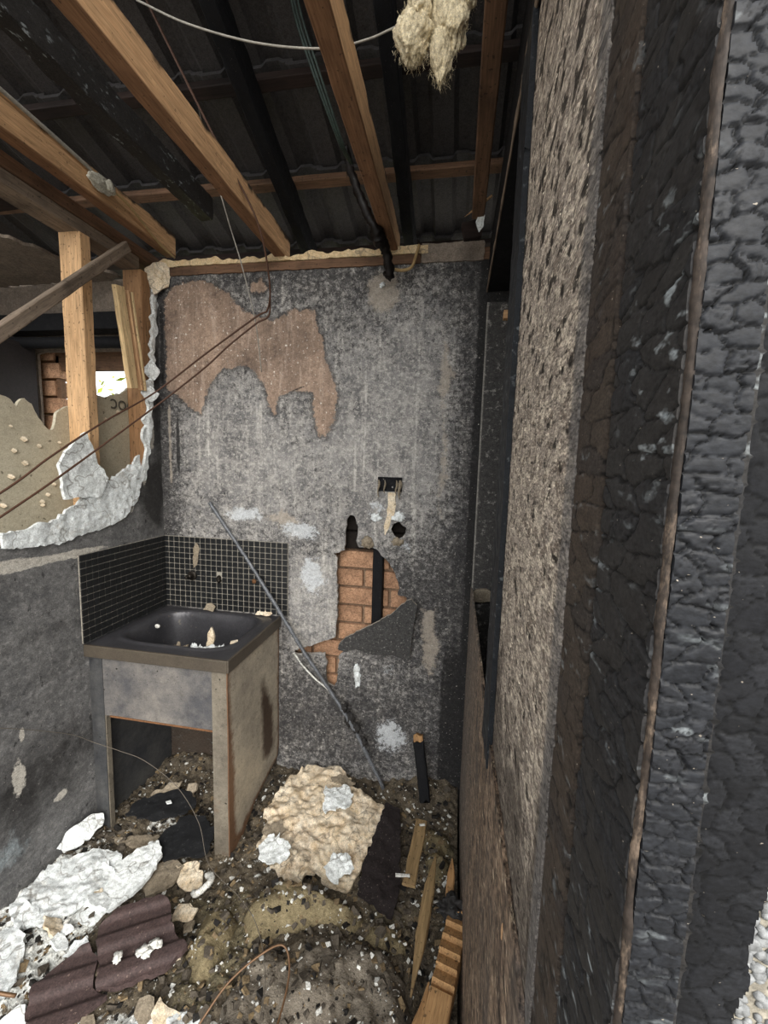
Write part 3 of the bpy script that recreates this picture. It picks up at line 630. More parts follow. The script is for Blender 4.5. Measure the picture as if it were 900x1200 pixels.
tag(tube('curtain_rail', [(-.80, -.03, 2.125), (-.5, -.03, 2.12), (-.13, -.03, 2.115)], .026, MAT['char_black'], sides=14, jag=.08), 'charred black round rail above the far window', 'curtain rail')
tag(box('pelmet_board', (-.84, -.05, 2.17), (-.13, .03, 2.245), MAT['char_black'], bev=.004), 'charred black pelmet board over the round rail', 'pelmet')
cb = empty('cupboard', (-.86, -.12, 0)); tag(cb, 'smoke-blackened tall cupboard beside the far window', 'cupboard')
o = box('side_panel', (-.70, -.30, 0), (-.68, .02, 2.10), MAT['dark_panel'], None, .002); o.location -= cb.location; o.parent = cb
o = box('door', (-1.15, -.32, .05), (-.72, -.30, 2.10), MAT['dark_panel'], None, .002); o.location -= cb.location; o.parent = cb
o = box('top_panel', (-1.15, -.30, 2.10), (-.68, .02, 2.12), MAT['dark_panel'], None, .002); o.location -= cb.location; o.parent = cb
tag(slab('ceiling_next_room', [(-1.9, -1.2), (-.62, -1.2), (-.55, -.5), (-.35, -.35), (-.30, -.10), (-.14, .03), (-1.9, .03)], MAT['plaster_smoked'], frame((0, 0, 2.42), (1, 0, 0), (0, 1, 0)), .03, .012, .012, lambda u, v: .012*(fbm(u*5, v*5, None, 3, 5)-.5), seed=8), 'torn smoked ceiling lining of the next room', kind='structure')

# ---- roof: battens and every concrete tile
P20 = math.radians(20); RS = Vector((0, -math.cos(P20), math.sin(P20))); RN = Vector((0, math.sin(P20), math.cos(P20)))
roof = empty('roof', (0, 0, 2.65)); tag(roof, 'sooted tile roof on battens, seen from below', kind='structure')
RM = frame((0, 0, 0), (1, 0, 0), RS)     # local: u = X, v = up the slope, n = out of the roof (checked below)
sgn = 1 if (Vector((1, 0, 0)).cross(RS)).dot(RN) > 0 else -1
def roof_pt(x, s, h): return Vector((x, 0, 0))+RS*s+RN*h
prof = [(-.155, .004), (-.150, .004), (-.140, .0), (-.075, .0), (-.060, .020), (-.022, .020), (-.008, .0), (.062, .0), (.077, .020), (.118, .020), (.132, .010), (.165, .010)]
def tile_mesh():
    V, Fs = [], []; k = len(prof)
    for j, s in enumerate((0, .10, .20, .30, .40)):
        for t in (0, .013):
            for x, z in prof: V.append((x, s, z+t+(.008 if (j == 0) else 0)*0))
    for j in range(4):
        for i in range(k-1):
            a = j*2*k+i; b = a+1; c = b+2*k; d = a+2*k
            Fs.append((a, d, c, b)); Fs.append((a+k, b+k, c+k, d+k))
        for i in (0, k-1):
            a = j*2*k+i; Fs.append((a, a+k, a+3*k, a+2*k))
    for j in (0, 4):
        for i in range(k-1):
            a = j*2*k+i; Fs.append((a, a+1, a+1+k, a+k))
    me = mesh('roof_tile', V, Fs, False); bm = bmesh.new(); bm.from_mesh(me); bmesh.ops.recalc_face_normals(bm, faces=bm.faces); bm.to_mesh(me); bm.free(); return me
tmesh = tile_mesh(); tmesh.materials.append(MAT['tile_dark'])
battens = [-.27, .06, .38, .70, 1.02, 1.34, 1.66, 1.98]
for kb, s in enumerate(battens):
    p0 = roof_pt(-1.2, s+.02, .0125); p1 = roof_pt(1.9, s+.02, .0125)
    o = timber('batten', p0-roof.location+Vector((0, 0, 2.65)), p1-roof.location+Vector((0, 0, 2.65)), .038, .028, MAT['pine_brown' if kb == 1 else 'wood_dark'], up=RN, parent=roof, seed=kb, seg=.1)
    tilt = .085
    vdir = (RS*math.cos(tilt)-RN*math.sin(tilt)).normalized()
    for ix in range(-4, 7):
        head = roof_pt(.02+ix*.30+random.uniform(-.004, .004), s+.045, .031+random.uniform(0, .004))
        tail = head-vdir*.40
        n = vdir.cross(Vector((1, 0, 0))); n = n if n.dot(RN) > 0 else -n
        u = Vector((1, 0, 0)); M = Matrix(((u.x, vdir.x, n.x, tail.x), (u.y, vdir.y, n.y, tail.y), (u.z, vdir.z, n.z, tail.z), (0, 0, 0, 1)))
        o = bpy.data.objects.new('roof_tile', tmesh); COL.objects.link(o); o.parent = roof; o.matrix_local = M

# ---- right-hand wall: recess, head, jamb and boards (u = -Y, v = Z, faces the room)
def RF(x, z=0): return frame((x, 0, z), (0, -1, 0), (0, 0, 1))
tag(box('wall_right', (1.56, -1.50, 0), (1.66, .10, 2.9), MAT['char_black'], bev=.004), 'blackened right wall deep behind the door lining', kind='structure')
me = sheet_mesh('trim_2', lines(1.437, 1.56, .005), lines(0, 2.235, .01), lambda u, v: .003*(fbm(u*20, v*12, None, 3, 2)-.5), None, .03)
_g = G('mottled_corner_jamb'); _c = _g.mix(_g.noise(50, 6, .7), '#252423', '#4b4947'); _c = _g.mix(_g.ma('MULTIPLY', _g.step(_g.noise(35, 6, .75, off=4), .55, .62), .7), _c, '#8d8a85'); _c = _g.mix(_g.ma('MULTIPLY', _g.step(_g.xyz()[0], 1.444, 1.438), .6), _c, '#a8a49c')
MAT['jamb_mottled'] = _g.done(_c, .75, 0, _g.bump(_g.noise(60, 5, .7), .5, .002), .3)
tag(link('trim_2', me, MAT['jamb_mottled'], None, frame((0, -.03, 0), (1, 0, 0), (0, 0, 1))), 'mottled black corner jamb beside the back wall', kind='structure')
me = sheet_mesh('trim_3', lines(-.03, 1.9, .012), lines(2.285, 2.46, .006), lambda u, v: .004*(fbm(u*9, v*30, None, 4, 6)-.5), None, .10)
tag(link('trim_3', me, MAT['char_black'], None, RF(1.437)), 'charred head board running along the top of the right wall', kind='structure')
he = timber('head_edge', (1.4345, .03, 2.288), (1.4345, -1.9, 2.288), .007, .010, MAT['wood_grey'], seed=33, rough=.002, seg=.02); adopt(he, bpy.data.objects['trim_3']); he['label'] = 'pale worn lower edge'
# the tall scorched particle board
def h_flake(u, v): return .0016*(fbm(u*50, v*22, None, 4, 12)-.5)-.0012*(vnoise(u*190, v*60, None, 3) > .80)
tall = tag(link('wall_panel', sheet_mesh('wall_panel', lines(.985, 1.412, .0035), lines(.02, 2.30, .005), h_flake, None, .016), MAT['flakeboard'], None, RF(1.440)), 'tall grey scorched particle board panel on the right wall', 'panel')
# lower board, proud of the panel; its top edge recedes to the back corner
def h_low(u, v): return .0022*(fbm(u*60, v*6, None, 4, 22)-.5)
lowp = [(.0, .02), (1.408, .02), (1.408, .60), (1.407, 1.07), (1.39, 1.108), (1.30, 1.113), (.9, 1.108), (.5, 1.113), (0, 1.110)]
tag(slab('dado_board', lowp, MAT['lowerboard'], RF(1.4342), .009, .0055, .003, h_low, seed=6), 'brown weathered lower board along the foot of the right wall', 'board')
def strip_h(u, v): return .0025*(fbm(u*60, v*40, None, 4, 2)-.5)
sp_ = [(.918, 1.06), (1.028, 1.06), (1.030, 2.29), (.925, 2.29)]
tag(slab('cover_strip', sp_, MAT['char_strip'], RF(1.4305), .006, .009, .002, strip_h, seed=2), 'blue-black charred strip down the far edge of the tall panel', 'strip')
tag(slab('broken_ledge', [(1.438, 0), (1.515, .012), (1.52, .05), (1.50, .062), (1.455, .055), (1.436, .04)], MAT['plaster_dirty'], frame((0, -.045, 1.05), (1, 0, 0), (0, 0, 1)), .006, .014, .003, seed=9), 'broken pale ledge stub at the foot of the corner jamb', 'ledge')

# ---- charred door lining next to the camera
def char_cells(cu, cv, seed, warp=.22):
    def f(u, v):
        a, b = u/cu, v/cv
        wu = a+warp*(fbm(a*2.2, b*2.2, None, 3, seed+3)-.5)*2+.25*(vnoise(a*.6, b*.6, None, seed+6)-.5); wv = b+warp*(fbm(a*2.2+7, b*2.2, None, 3, seed+4)-.5)*2
        e, i = voronoi(wu+.37*np.sin(wv*1.7), wv, seed, .62); e2, i2 = voronoi(wu*1.9+3, wv*1.9, seed+31, .8)
        w = .55+.9*vnoise(a*.8, b*.8, None, seed+12)                    # the fissures open and close along their length
        crack = np.clip(1-e/(.075*w), 0, 1); c2 = np.clip(1-e2/.06, 0, 1)*(i > .72)*np.clip(w-.5, 0, 1)
        return np.maximum(crack, c2*.8), e, i
    return f
def char_sheet(name, us, vs, cu, cv, depth, seed, keep=None, thick=.03, dome=.5, rnd=.6, rough=.12):
    cf = char_cells(cu, cv, seed)
    def h(u, v):
        k, e, i = cf(u, v)
        return -depth*k**.6+dome*depth*(np.clip(e/.5, 0, 1)**.6-.5)+depth*rnd*(i-.5)+depth*rough*(fbm(u/cu*6, v/cv*4, None, 3, seed+8)-.5)*2
    return sheet_mesh(name, us, vs, h, keep, thick, None, dict(crack=lambda u, v: cf(u, v)[0], cell=lambda u, v: cf(u, v)[2]**2))
def zlines(fine, lo=1.22, hi=2.0): return np.concatenate([np.arange(0, lo, .008), np.arange(lo, hi, fine), np.arange(hi, 2.45, .008)])
jam = empty('door_lining', (1.46, -1.50, 0)); tag(jam, 'charred timber door lining at the right of the doorway', kind='structure'); jam.name = 'door_1'
def addj(name, me, mat, M, label):
    o = link(name, me, mat); o.parent = jam; o.matrix_local = Matrix.Translation(-jam.location) @ M; o['label'] = label; return o
addj('edge_board', char_sheet('edge_board', lines(1.4095, 1.4690, .0015), zlines(.0015), .05, .020, .0011, 3, dome=.25), MAT['char_brown'], RF(1.4420), 'flat brown-black edge board with a fine seam')
addj('jamb_reveal', char_sheet('jamb_reveal', lines(1.4722, 1.5520, .0011), zlines(.0011), .036, .018, .0016, 7), MAT['char'], RF(1.4440), 'alligator-charred jamb reveal')
# rounded arris between the reveal and the face
V = []; Fs = []; zz = zlines(.002); K = 6
_w = .0011*(fbm(zz*55, zz*0+2, None, 4, 3)-.5)*2; _v = .0010*(fbm(zz*25, zz*0+7, None, 3, 9)-.5)*2
for j, z in enumerate(zz):
    for i in range(K+1):
        a = math.pi/2*i/K; r = .0030+_w[j]+.0005*(random.random()-.5)
        V.append((1.4478+_v[j]-r*math.cos(a), -1.5520-r*math.sin(a), z))
for j in range(len(zz)-1):
    for i in range(K):
        a = j*(K+1)+i; Fs.append((a, a+1, a+K+2, a+K+1))
_g = G('scoured_arris'); _c = _g.mix(_g.noise(90, 5, .7, st=(1, 1, .15)), '#3f352d', '#1c1816'); _c = _g.mix(_g.ma('MULTIPLY', _g.step(_g.noise(90, 6, .75, st=(1, 1, .25)), .52, .62), .7), _c, '#6d5e50')
MAT['arris'] = _g.done(_c, .7, 0, _g.bump(_g.noise(200, 4, .7, st=(1, 1, .3)), .5, .001), .3)
addj('arris_bead', mesh('arris_bead', V, Fs), MAT['arris'], Matrix.Identity(4), 'scoured brown bead between the charred boards')
FF_ = lambda y: frame((0, y, 0), (1, 0, 0), (0, 0, 1))
addj('face_board', char_sheet('face_board', lines(1.4478, 1.4706, .0008), zlines(.0009), .0150, .0085, .0020, 21, dome=.3, rnd=.8), MAT['char_deep'], FF_(-1.5555), 'deeply cracked charred face board with glossy blocks')
def rag(u, v):
    lim = 1.5075+.0030*(fbm(v*70, v*0, None, 3, 4)-.5)*2-.007*np.clip((1.41-v)*9, 0, 1)
    return u < lim
addj('back_board', char_sheet('back_board', lines(1.4690, 1.5140, .0010), zlines(.0011), .0135, .0125, .0010, 41, rag, .012, .35, .4), MAT['char_black'], FF_(-1.5475), 'matt black charred board with a ragged outer edge')
# pebble-dashed outer wall beside the lining
pw = tag(box('wall_front', (1.485, -1.5335, 0), (2.4, -1.40, 2.45), MAT['render'], bev=.003), 'pebble-dashed front wall outside the door lining', kind='structure')
pv, pf = [], []
ico = bmesh.new(); bmesh.ops.create_icosphere(ico, subdivisions=1, radius=1); iv = np.array([v.co[:] for v in ico.verts]); ifc = [[v.index for v in f.verts] for f in ico.faces]; ico.free()
cnt = 0
for k in range(5200):
    x = 1.498+.20*random.random()**1.2; z = random.uniform(1.15, 1.75); r = random.uniform(.0012, .0042)
    q = iv*np.array([r*random.uniform(.8, 1.5), r*.6, r*random.uniform(.8, 1.3)])
    a = random.uniform(0, 3.14); ca, sa = math.cos(a), math.sin(a); q = np.column_stack([q[:, 0]*ca-q[:, 2]*sa, q[:, 1], q[:, 0]*sa+q[:, 2]*ca])+np.array([x, -1.5340, z])
    pv.append(q); pf += [[i+cnt for i in f] for f in ifc]; cnt += len(q)
o = link('pebbles', mesh('pebbles', np.concatenate(pv), pf), MAT['pebble']); o.parent = pw; o.matrix_local = Matrix.Translation(-pw.location); o['kind'] = 'stuff'

# ================================================================== TIMBER FRAME
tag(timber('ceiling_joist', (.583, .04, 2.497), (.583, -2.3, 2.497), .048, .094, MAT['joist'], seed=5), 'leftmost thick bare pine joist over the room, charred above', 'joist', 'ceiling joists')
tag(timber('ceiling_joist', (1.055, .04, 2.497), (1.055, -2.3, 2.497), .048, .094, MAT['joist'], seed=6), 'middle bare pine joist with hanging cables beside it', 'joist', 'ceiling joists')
tag(timber('ceiling_joist', (1.382, -.19, 2.497), (1.382, -2.3, 2.497), .042, .094, MAT['pine_brown'], seed=7), 'narrow brown joist nearest the right wall', 'joist', 'ceiling joists')
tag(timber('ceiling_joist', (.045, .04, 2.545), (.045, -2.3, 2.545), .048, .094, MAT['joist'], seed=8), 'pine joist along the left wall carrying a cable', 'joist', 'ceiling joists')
def rafter(x, w, h, mat, label, seed, s0=-.2, s1=2.1):
    a = Vector((0, 0, 2.65))+roof_pt(x, s0, -.004-h/2); b = Vector((0, 0, 2.65))+roof_pt(x, s1, -.004-h/2)
    return tag(timber('rafter', a, b, w, h, mat, up=RN, seed=seed, seg=.02, rough=.004), label, 'rafter', 'charred rafters')
tag(timber('ceiling_joist', (.325, -.12, 2.588), (.325, -2.2, 2.588), .055, .085, MAT['char'], seed=3, seg=.02, rough=.005), 'black charred joist with silvery ash at upper left', 'joist', 'ceiling joists')
rafter(.655, .045, .09, MAT['char_black'], 'charred rafter tight beside the leftmost bare joist', 4)
rafter(1.11, .045, .09, MAT['char_black'], 'charred rafter above the middle joist', 6)
tag(timber('wall_plate', (-.055, .03, 2.467), (-.055, -1.6, 2.467), .092, .046, MAT['pine_brown'], seed=9), 'smoked top plate over the left wall studs', 'plate')
tag(timber('wall_plate', (-.055, -.09, 2.42), (-.055, -1.6, 2.42), .088, .044, MAT['wood_grey'], seed=10), 'second grey plate lying under the smoked top plate', 'plate')
tag(timber('wall_plate', (-.02, .047, 2.428), (1.56, .047, 2.428), .088, .048, MAT['pine_brown'], seed=12), 'smoked brown top plate over the back wall', 'plate')
tag(timber('wall_plate', (-1.3, -.42, 2.50), (-.11, -.42, 2.50), .07, .045, MAT['wood_dark'], up=(0, 0, 1), seed=14), 'dark cross timber above the next room', 'timber')
tag(timber('noggin', (-.62, -.62, 2.475), (-.10, -.62, 2.475), .09, .035, MAT['pine'], seed=15), 'clean pine offcut lying flat above the left plate', 'timber')
st = tag(timber('wall_stud', (-.055, -.354, .10), (-.055, -.354, 2.398), .088, .046, MAT['pine_stud'], up=(0, -1, 0), seed=20), 'pale pine stud standing in the torn left wall', 'stud')
# teal paint mark on the stud's side
d = bmesh.new(); bmesh.ops.create_circle(d, cap_ends=True, radius=.024, segments=20); dm = bpy.data.meshes.new('paint_dot'); d.to_mesh(dm); d.free()
for v in dm.vertices: v.co.y *= .62
o = link('paint_dot', dm, MAT['teal']); o.parent = st; o.matrix_world = frame((-.0100, -.350, 2.015), (0, 0, 1), (0, -1, 0)); o['label'] = 'round teal paint dot'
tag(timber('wall_stud', (-.055, -.055, .10), (-.055, -.055, 2.398), .088, .055, MAT['pine_corner'], up=(0, -1, 0), seed=21), 'brownish pine corner stud against the back wall', 'stud')
tag(timber('brace', (.030, -.80, 1.860), (.030, -.205, 2.425), .026, .037, MAT['wood_grey'], up=(0, -1, 1), seed=22), 'grey diagonal brace across the pale stud', 'brace')
# loose grooved batten hanging in the torn opening
lb = empty('hanging_batten', (.01, -.16, 1.89)); tag(lb, 'short pale grooved board hanging loose beside the corner stud', 'board')
for dy, w, c in ((0, .046, 'pine_pale'), (.046, .014, 'pine'), (.064, .014, 'pine_pale')):
    o = timber('board_strip', (0, dy-.015, 0), (.01, dy-.085, .375), w, .020, MAT[c], up=(1, 0, 0), parent=lb, seed=int(dy*1000)+3)
# ---- torn ceiling lining and cornice left on the back wall's plate
def ragged_strip(x0, x1, z0, z1, seed, amp=.012):
    top = [(x, z1+amp*(fbm(x*18, 0*x+seed, None, 4, seed)-.5)*2.2) for x in np.linspace(x1, x0, int((x1-x0)/.012)+2)]
    return [(x0, z0), (x1, z0)]+[(float(a), float(b)) for a, b in top]
tag(slab('cornice_strip', ragged_strip(.02, 1.20, 2.435, 2.460, 5, .020), MAT['cornice'], frame((0, -.012, 0), (1, 0, 0), (0, 0, 1)), .005, .030, .002, lambda u, v: .008*(fbm(u*20, v*40, None, 4, 2)-.5), seed=4), 'torn cream ceiling edge along the top of the back wall', 'cornice')
tag(slab('cornice_strip', ragged_strip(.0, 1.17, 2.400, 2.434, 9, .004), MAT['pine_brown'], frame((0, -.006, 0), (1, 0, 0), (0, 0, 1)), .006, .014, .002, lambda u, v: .004*(fbm(u*20, v*40, None, 4, 3)-.5), seed=5), 'brown scorched cornice backing under the torn cream edge', 'cornice')
tag(slab('cornice_strip', ragged_strip(1.175, 1.415, 2.400, 2.470, 7, .006), MAT['plaster_smoked'], frame((0, -.008, 0), (1, 0, 0), (0, 0, 1)), .005, .03, .003, lambda u, v: .006*(fbm(u*20, v*20, None, 4, 5)-.5), seed=6), 'grey smoked end of the cornice at the right', 'cornice')
tag(slab('cornice_curl', [(0, 0), (.06, .04), (.075, .12), (.05, .135), (.0, .13), (-.035, .10), (-.02, .05)], MAT['plaster_cream'], frame((.012, -.035, 2.315), (.8, .6, 0), (0, 0, 1)), .005, .012, .004, lambda u, v: .012*np.sin(u*30), seed=7), 'curled cream cornice scrap at the top left corner', 'cornice')
tag(slab('cornice_curl', [(0, 0), (.06, .01), (.07, .055), (.04, .075), (-.01, .06)], MAT['wood_dark'], frame((1.34, -.13, 2.42), (1, .2, 0), (.1, .2, 1)), .005, .018, .003, seed=11), 'dark splintered block at the top right corner', 'block')
tag(timber('splinter', (1.335, -.16, 2.475), (1.425, -.20, 2.515), .010, .006, MAT['pine_stud'], seed=31, seg=.01, point0=.3), 'pale splinter crossing the top right corner', 'splinter')
tag(slab('paper_scrap', [(0, 0), (.012, .03), (.03, .02), (.026, -.012), (.012, -.03), (.004, -.012)], MAT['plaster_clean'], frame((1.375, -.20, 2.435), (1, .1, 0), (0, -.2, 1)), .003, .002, .003, seed=3), 'small white torn paper scrap at the top right corner', 'scrap')
tag(box('packing_block', (1.497, -.062, 2.165), (1.520, -.032, 2.195), MAT['pine_stud'], bev=.002), 'tiny pale packing block high on the corner jamb', 'block')

# ================================================================== TUB AND SPLASHBACKS
tub = empty('laundry_tub', (.28, -.22, .08)); tag(tub, 'rusted steel laundry tub cabinet with sooted basin', 'laundry tub')
def tp(name, me, mat, M, label=None, parent=None):
    o = link(name, me, mat); o.parent = parent or tub; o.matrix_local = Matrix.Translation(-tub.location) @ M if parent is None else M
    if label: o['label'] = label
    return o
W, D, ZT = .585, .455, .897
def h_tub(u, v):
    cx, cy, a, b, n = W/2+.004, -.215, .232, .168, 4.2
    r = (np.abs((u-cx)/a)**n+np.abs((v-cy)/b)**n)**(1/n)
    t = np.clip((1.0-r)/.17, 0, 1); s = t*t*(3-2*t)
    lip = .005*np.exp(-((r-1.08)/.05)**2)
    led = .012*np.clip((1-r)/.03, 0, 1)
    return lip-led-.205*s+.0012*(fbm(u*20, v*20, None, 3, 4)-.5)
tp('basin', sheet_mesh('basin', lines(.0, W, .005), lines(-D, -.003, .005), h_tub, None, .004, bottom=False), MAT['tub_rim'], Matrix.Translation((0, 0, ZT)), 'sooted black basin with rolled rim')
for nm, lo, hi in (('rim_front', (0, -D-.006, .852), (W, -D+.004, .899)), ('rim_side', (W-.004, -D-.004, .852), (W+.006, -.003, .899))):
    lo, hi = Vector(lo), Vector(hi); s = hi-lo; tp(nm, box_mesh(nm, s.x, s.y, s.z, .003), MAT['rim_edge'], Matrix.Translation((lo+hi)/2), 'bronze-brown folded rim edge')
FY = -.442
tp('front_panel', sheet_mesh('front_panel', lines(.045, .525, .01), lines(.615, .856, .01), lambda u, v: .002*(fbm(u*6, v*6, None, 3, 1)-.5), None, .003), MAT['tub_front'], frame((0, FY, 0), (1, 0, 0), (0, 0, 1)), 'smoke-stained steel apron')
tp('apron_edge', box_mesh('apron_edge', .43, .022, .007, .002), MAT['rust'], Matrix.Translation((.30, FY+.008, .613)), 'rusty folded lower edge')
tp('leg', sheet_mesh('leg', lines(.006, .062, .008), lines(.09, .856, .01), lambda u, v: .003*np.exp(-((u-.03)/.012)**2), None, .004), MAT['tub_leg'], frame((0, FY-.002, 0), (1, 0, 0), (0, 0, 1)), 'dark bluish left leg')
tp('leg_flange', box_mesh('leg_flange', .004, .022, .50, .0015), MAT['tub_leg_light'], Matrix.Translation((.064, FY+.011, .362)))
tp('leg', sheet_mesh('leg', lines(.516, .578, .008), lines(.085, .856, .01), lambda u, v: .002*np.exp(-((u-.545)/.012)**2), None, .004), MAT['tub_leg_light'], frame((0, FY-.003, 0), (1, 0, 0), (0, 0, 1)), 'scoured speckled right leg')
sidep = [(-.446, .085), (-.40, .09), (-.33, .125), (-.24, .175), (-.12, .20), (-.02, .215), (-.006, .26), (-.006, .856), (-.446, .856)]
def a_stain(y, z): return np.clip(.95*blob(y, z, -.12, .45, .07, .13)+.6*blob(y, z, -.16, .62, .05, .1)+.5*blob(y, z, -.10, .32, .10, .06), 0, 1)
def a_edge(y, z): return np.clip(np.exp(-np.abs(sdf(y, z, sidep))/.035)*.9+.5*blob(y, z, -.43, .3, .05, .3)+.35*blob(y, z, -.35, .13, .2, .06), 0, 1)
tp('side_panel', sheet_mesh('side_panel', lines(-.45, 0, .008), lines(.08, .86, .008), lambda u, v: .004*(fbm(u*5, v*5, None, 3, 2)-.5), lambda u, v: inpoly(u, v, sidep), .004, [sidep], dict(stain=a_stain, edge=a_edge)), MAT['tub_side'], frame((.579, 0, 0), (0, 1, 0), (0, 0, 1)), 'pale rust-stained right side panel')
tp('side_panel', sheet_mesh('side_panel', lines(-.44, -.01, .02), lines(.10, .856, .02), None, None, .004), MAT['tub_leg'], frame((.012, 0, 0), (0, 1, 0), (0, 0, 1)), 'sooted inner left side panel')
tp('back_panel', sheet_mesh('back_panel', lines(.016, .57, .02), lines(.10, .80, .02), None, None, .004), MAT['char_brown'], frame((0, -.012, 0), (1, 0, 0), (0, 0, 1)), 'dark back panel')
tp('waste_pipe', tube_mesh('waste_pipe', [(.36, -.20, .69), (.36, -.20, .60), (.37, -.18, .54), (.42, -.12, .52), (.45, -.06, .52)], .022, 10), MAT['char_black'], Matrix.Identity(4), 'blackened waste pipe')
tp('overflow_button', blob_mesh('overflow_button', .012, .006, .010, 2, .1, 2, 2), MAT['chip_white'], Matrix.Translation((.10, -.19, .876)), 'pale overflow button')
_k = {o.name.split('.')[0]: o for o in tub.children if o.name.split('.')[0] in ('basin', 'front_panel')}; _leg = [o for o in tub.children if o.name.startswith('leg') and 'flange' not in o.name]
for o in list(tub.children):
    b = o.name.split('.')[0]; p = {'rim_front': _k['basin'], 'rim_side': _k['basin'], 'overflow_button': _k['basin'], 'waste_pipe': _k['basin'], 'apron_edge': _k['front_panel'], 'leg_flange': _leg[0]}.get(b)
    if p is not None: adopt(o, p)
# things lying in the basin
tag(slab('plaster_shard', [(0, 0), (.030, 0), (.036, .06), (.030, .095), (.018, .115), (.004, .085)], MAT['plaster_cream'], frame((.345, -.215, .79), (1, .1, 0), (-.05, .15, 1)), .004, .010, .003, lambda u, v: .006*np.sin(u*60), seed=21), 'pale shard standing upright in the tub basin', 'shard')
for i, (x, y, rx, ry, rz, lab) in enumerate(((.235, -.25, .060, .045, .062, 'flat crumbled plaster heap at the left of the basin'), (.425, -.255, .055, .05, .070, 'white plaster heap right of the upright shard'), (.330, -.255, .050, .035, .066, 'plaster crumbs at the foot of the upright shard'))):
    tag(link('plaster_crumbs', blob_mesh('plaster_crumbs', rx, ry, rz, 30+i, .75, 4, 5), MAT['plaster_dirty' if i == 0 else 'plaster'], None, Matrix.Translation((x, y, .765))), lab, 'plaster crumbs', 'crumbs in the basin')
tag(slab('ceiling_flake', [(0, 0), (.05, -.005), (.055, .02), (.03, .035), (.01, .03)], MAT['plaster_dirty'], frame((.215, -.03, .905), (1, 0, 0), (0, .5, 1)), .004, .006, .003, seed=41), 'tan flake propped behind the basin against the tiles', 'flake')
tag(slab('ceiling_flake', [(0, 0), (.07, .0), (.085, .014), (.04, .025), (.01, .02)], MAT['plaster_cream'], frame((.47, -.02, .902), (1, 0, 0), (0, .5, 1)), .004, .006, .003, seed=42), 'cream flake on the back right rim of the tub', 'flake')
tag(slab('ceiling_flake', [(0, 0), (.03, .0), (.035, .012), (.01, .016)], MAT['plaster_cream'], frame((.525, -.33, .905), (.6, .8, 0), (-.8, .6, 0)), .004, .005, .003, seed=43), 'small cream flake on the right rim of the tub', 'flake')

# ---- mosaic splashbacks, tile by tile
tl = box_mesh('mosaic_tile', .0232, .0232, .006, .0018, 2); tl.materials.append(MAT['mosaic'])
def splash(name, M, w, h, nx, ny, label, skip=()):
    root = empty(name); root.matrix_world = M; tag(root, label, 'splashback', 'mosaic splashbacks')
    o = link('grout_bed', sheet_mesh('grout_bed', lines(0, w, .02), lines(0, h, .02), lambda u, v: .0008*(fbm(u*30, v*30, None, 3, 1)-.5), None, .004), MAT['grout'], root, Matrix.Translation((0, 0, .0045)))
    px, py = w/nx, h/ny
    for i in range(nx):
        for j in range(ny):
            c = Vector(((i+.5)*px, (j+.5)*py, .0055))
            if any((c.x-a)**2+(c.y-b)**2 < r*r for a, b, r in skip): continue
            t = bpy.data.objects.new('mosaic_tile', tl); COL.objects.link(t); t.parent = root
            t.matrix_local = Matrix.Translation(c+Vector((0, 0, random.uniform(-.0004, .0006)))) @ Matrix.Rotation(random.uniform(-.012, .012), 4, 'Z') @ Matrix.Rotation(random.uniform(-.02, .02), 4, 'X')
    return root
splash('mosaic_splashback', frame((.004, -.004, .905), (1, 0, 0), (0, 0, 1)), .620, .338, 23, 13, 'black mosaic tile splashback with tap holes on the back wall', ((.15, .152, .016), (.285, .150, .022), (.46, .150, .012)))
splash('mosaic_splashback', frame((.004, -.468, .905), (0, 1, 0), (0, 0, 1)), .459, .338, 17, 13, 'black mosaic tile splashback on the left wall')
tapn = empty('tap_stub', (.152, -.01, 1.060)); tag(tapn, 'blackened tap stub poking from the back splashback', 'tap')
for nm, pts, r in (('pipe', [(0, .006, 0), (0, -.02, 0), (0, -.035, .002)], .011), ('collar', [(0, .002, 0), (0, -.006, 0), (0, -.009, 0)], .022), ('spindle', [(0, -.03, 0), (.002, -.05, .003), (.003, -.058, .004)], .006)):
    tube(nm, pts, r, MAT['brass'], tapn, sides=14, jag=.12)
tag(tube('broken_tap_spout', [(.285, .004, 1.058), (.287, -.012, 1.060), (.292, -.024, 1.052), (.300, -.028, 1.046)], .010, MAT['brass'], sides=10, jag=.3), 'broken black spout stub in the middle tap hole', 'tap')
tag(tube('tap_stub', [(.463, .004, 1.056), (.463, -.010, 1.056), (.462, -.016, 1.056)], .010, MAT['rust'], sides=10, jag=.3), 'rusty pipe end in the right tap hole', 'tap')
tag(slab('plaster_smear', [(0, 0), (.02, .02), (.035, .10), (.02, .13), (.005, .10)], MAT['plaster_dirty'], frame((.155, -.014, 1.09), (1, 0, 0), (-.25, 0, 1)), .005, .002, .003, seed=51), 'grey plaster smear on the tiles above the tap stub', 'smear')

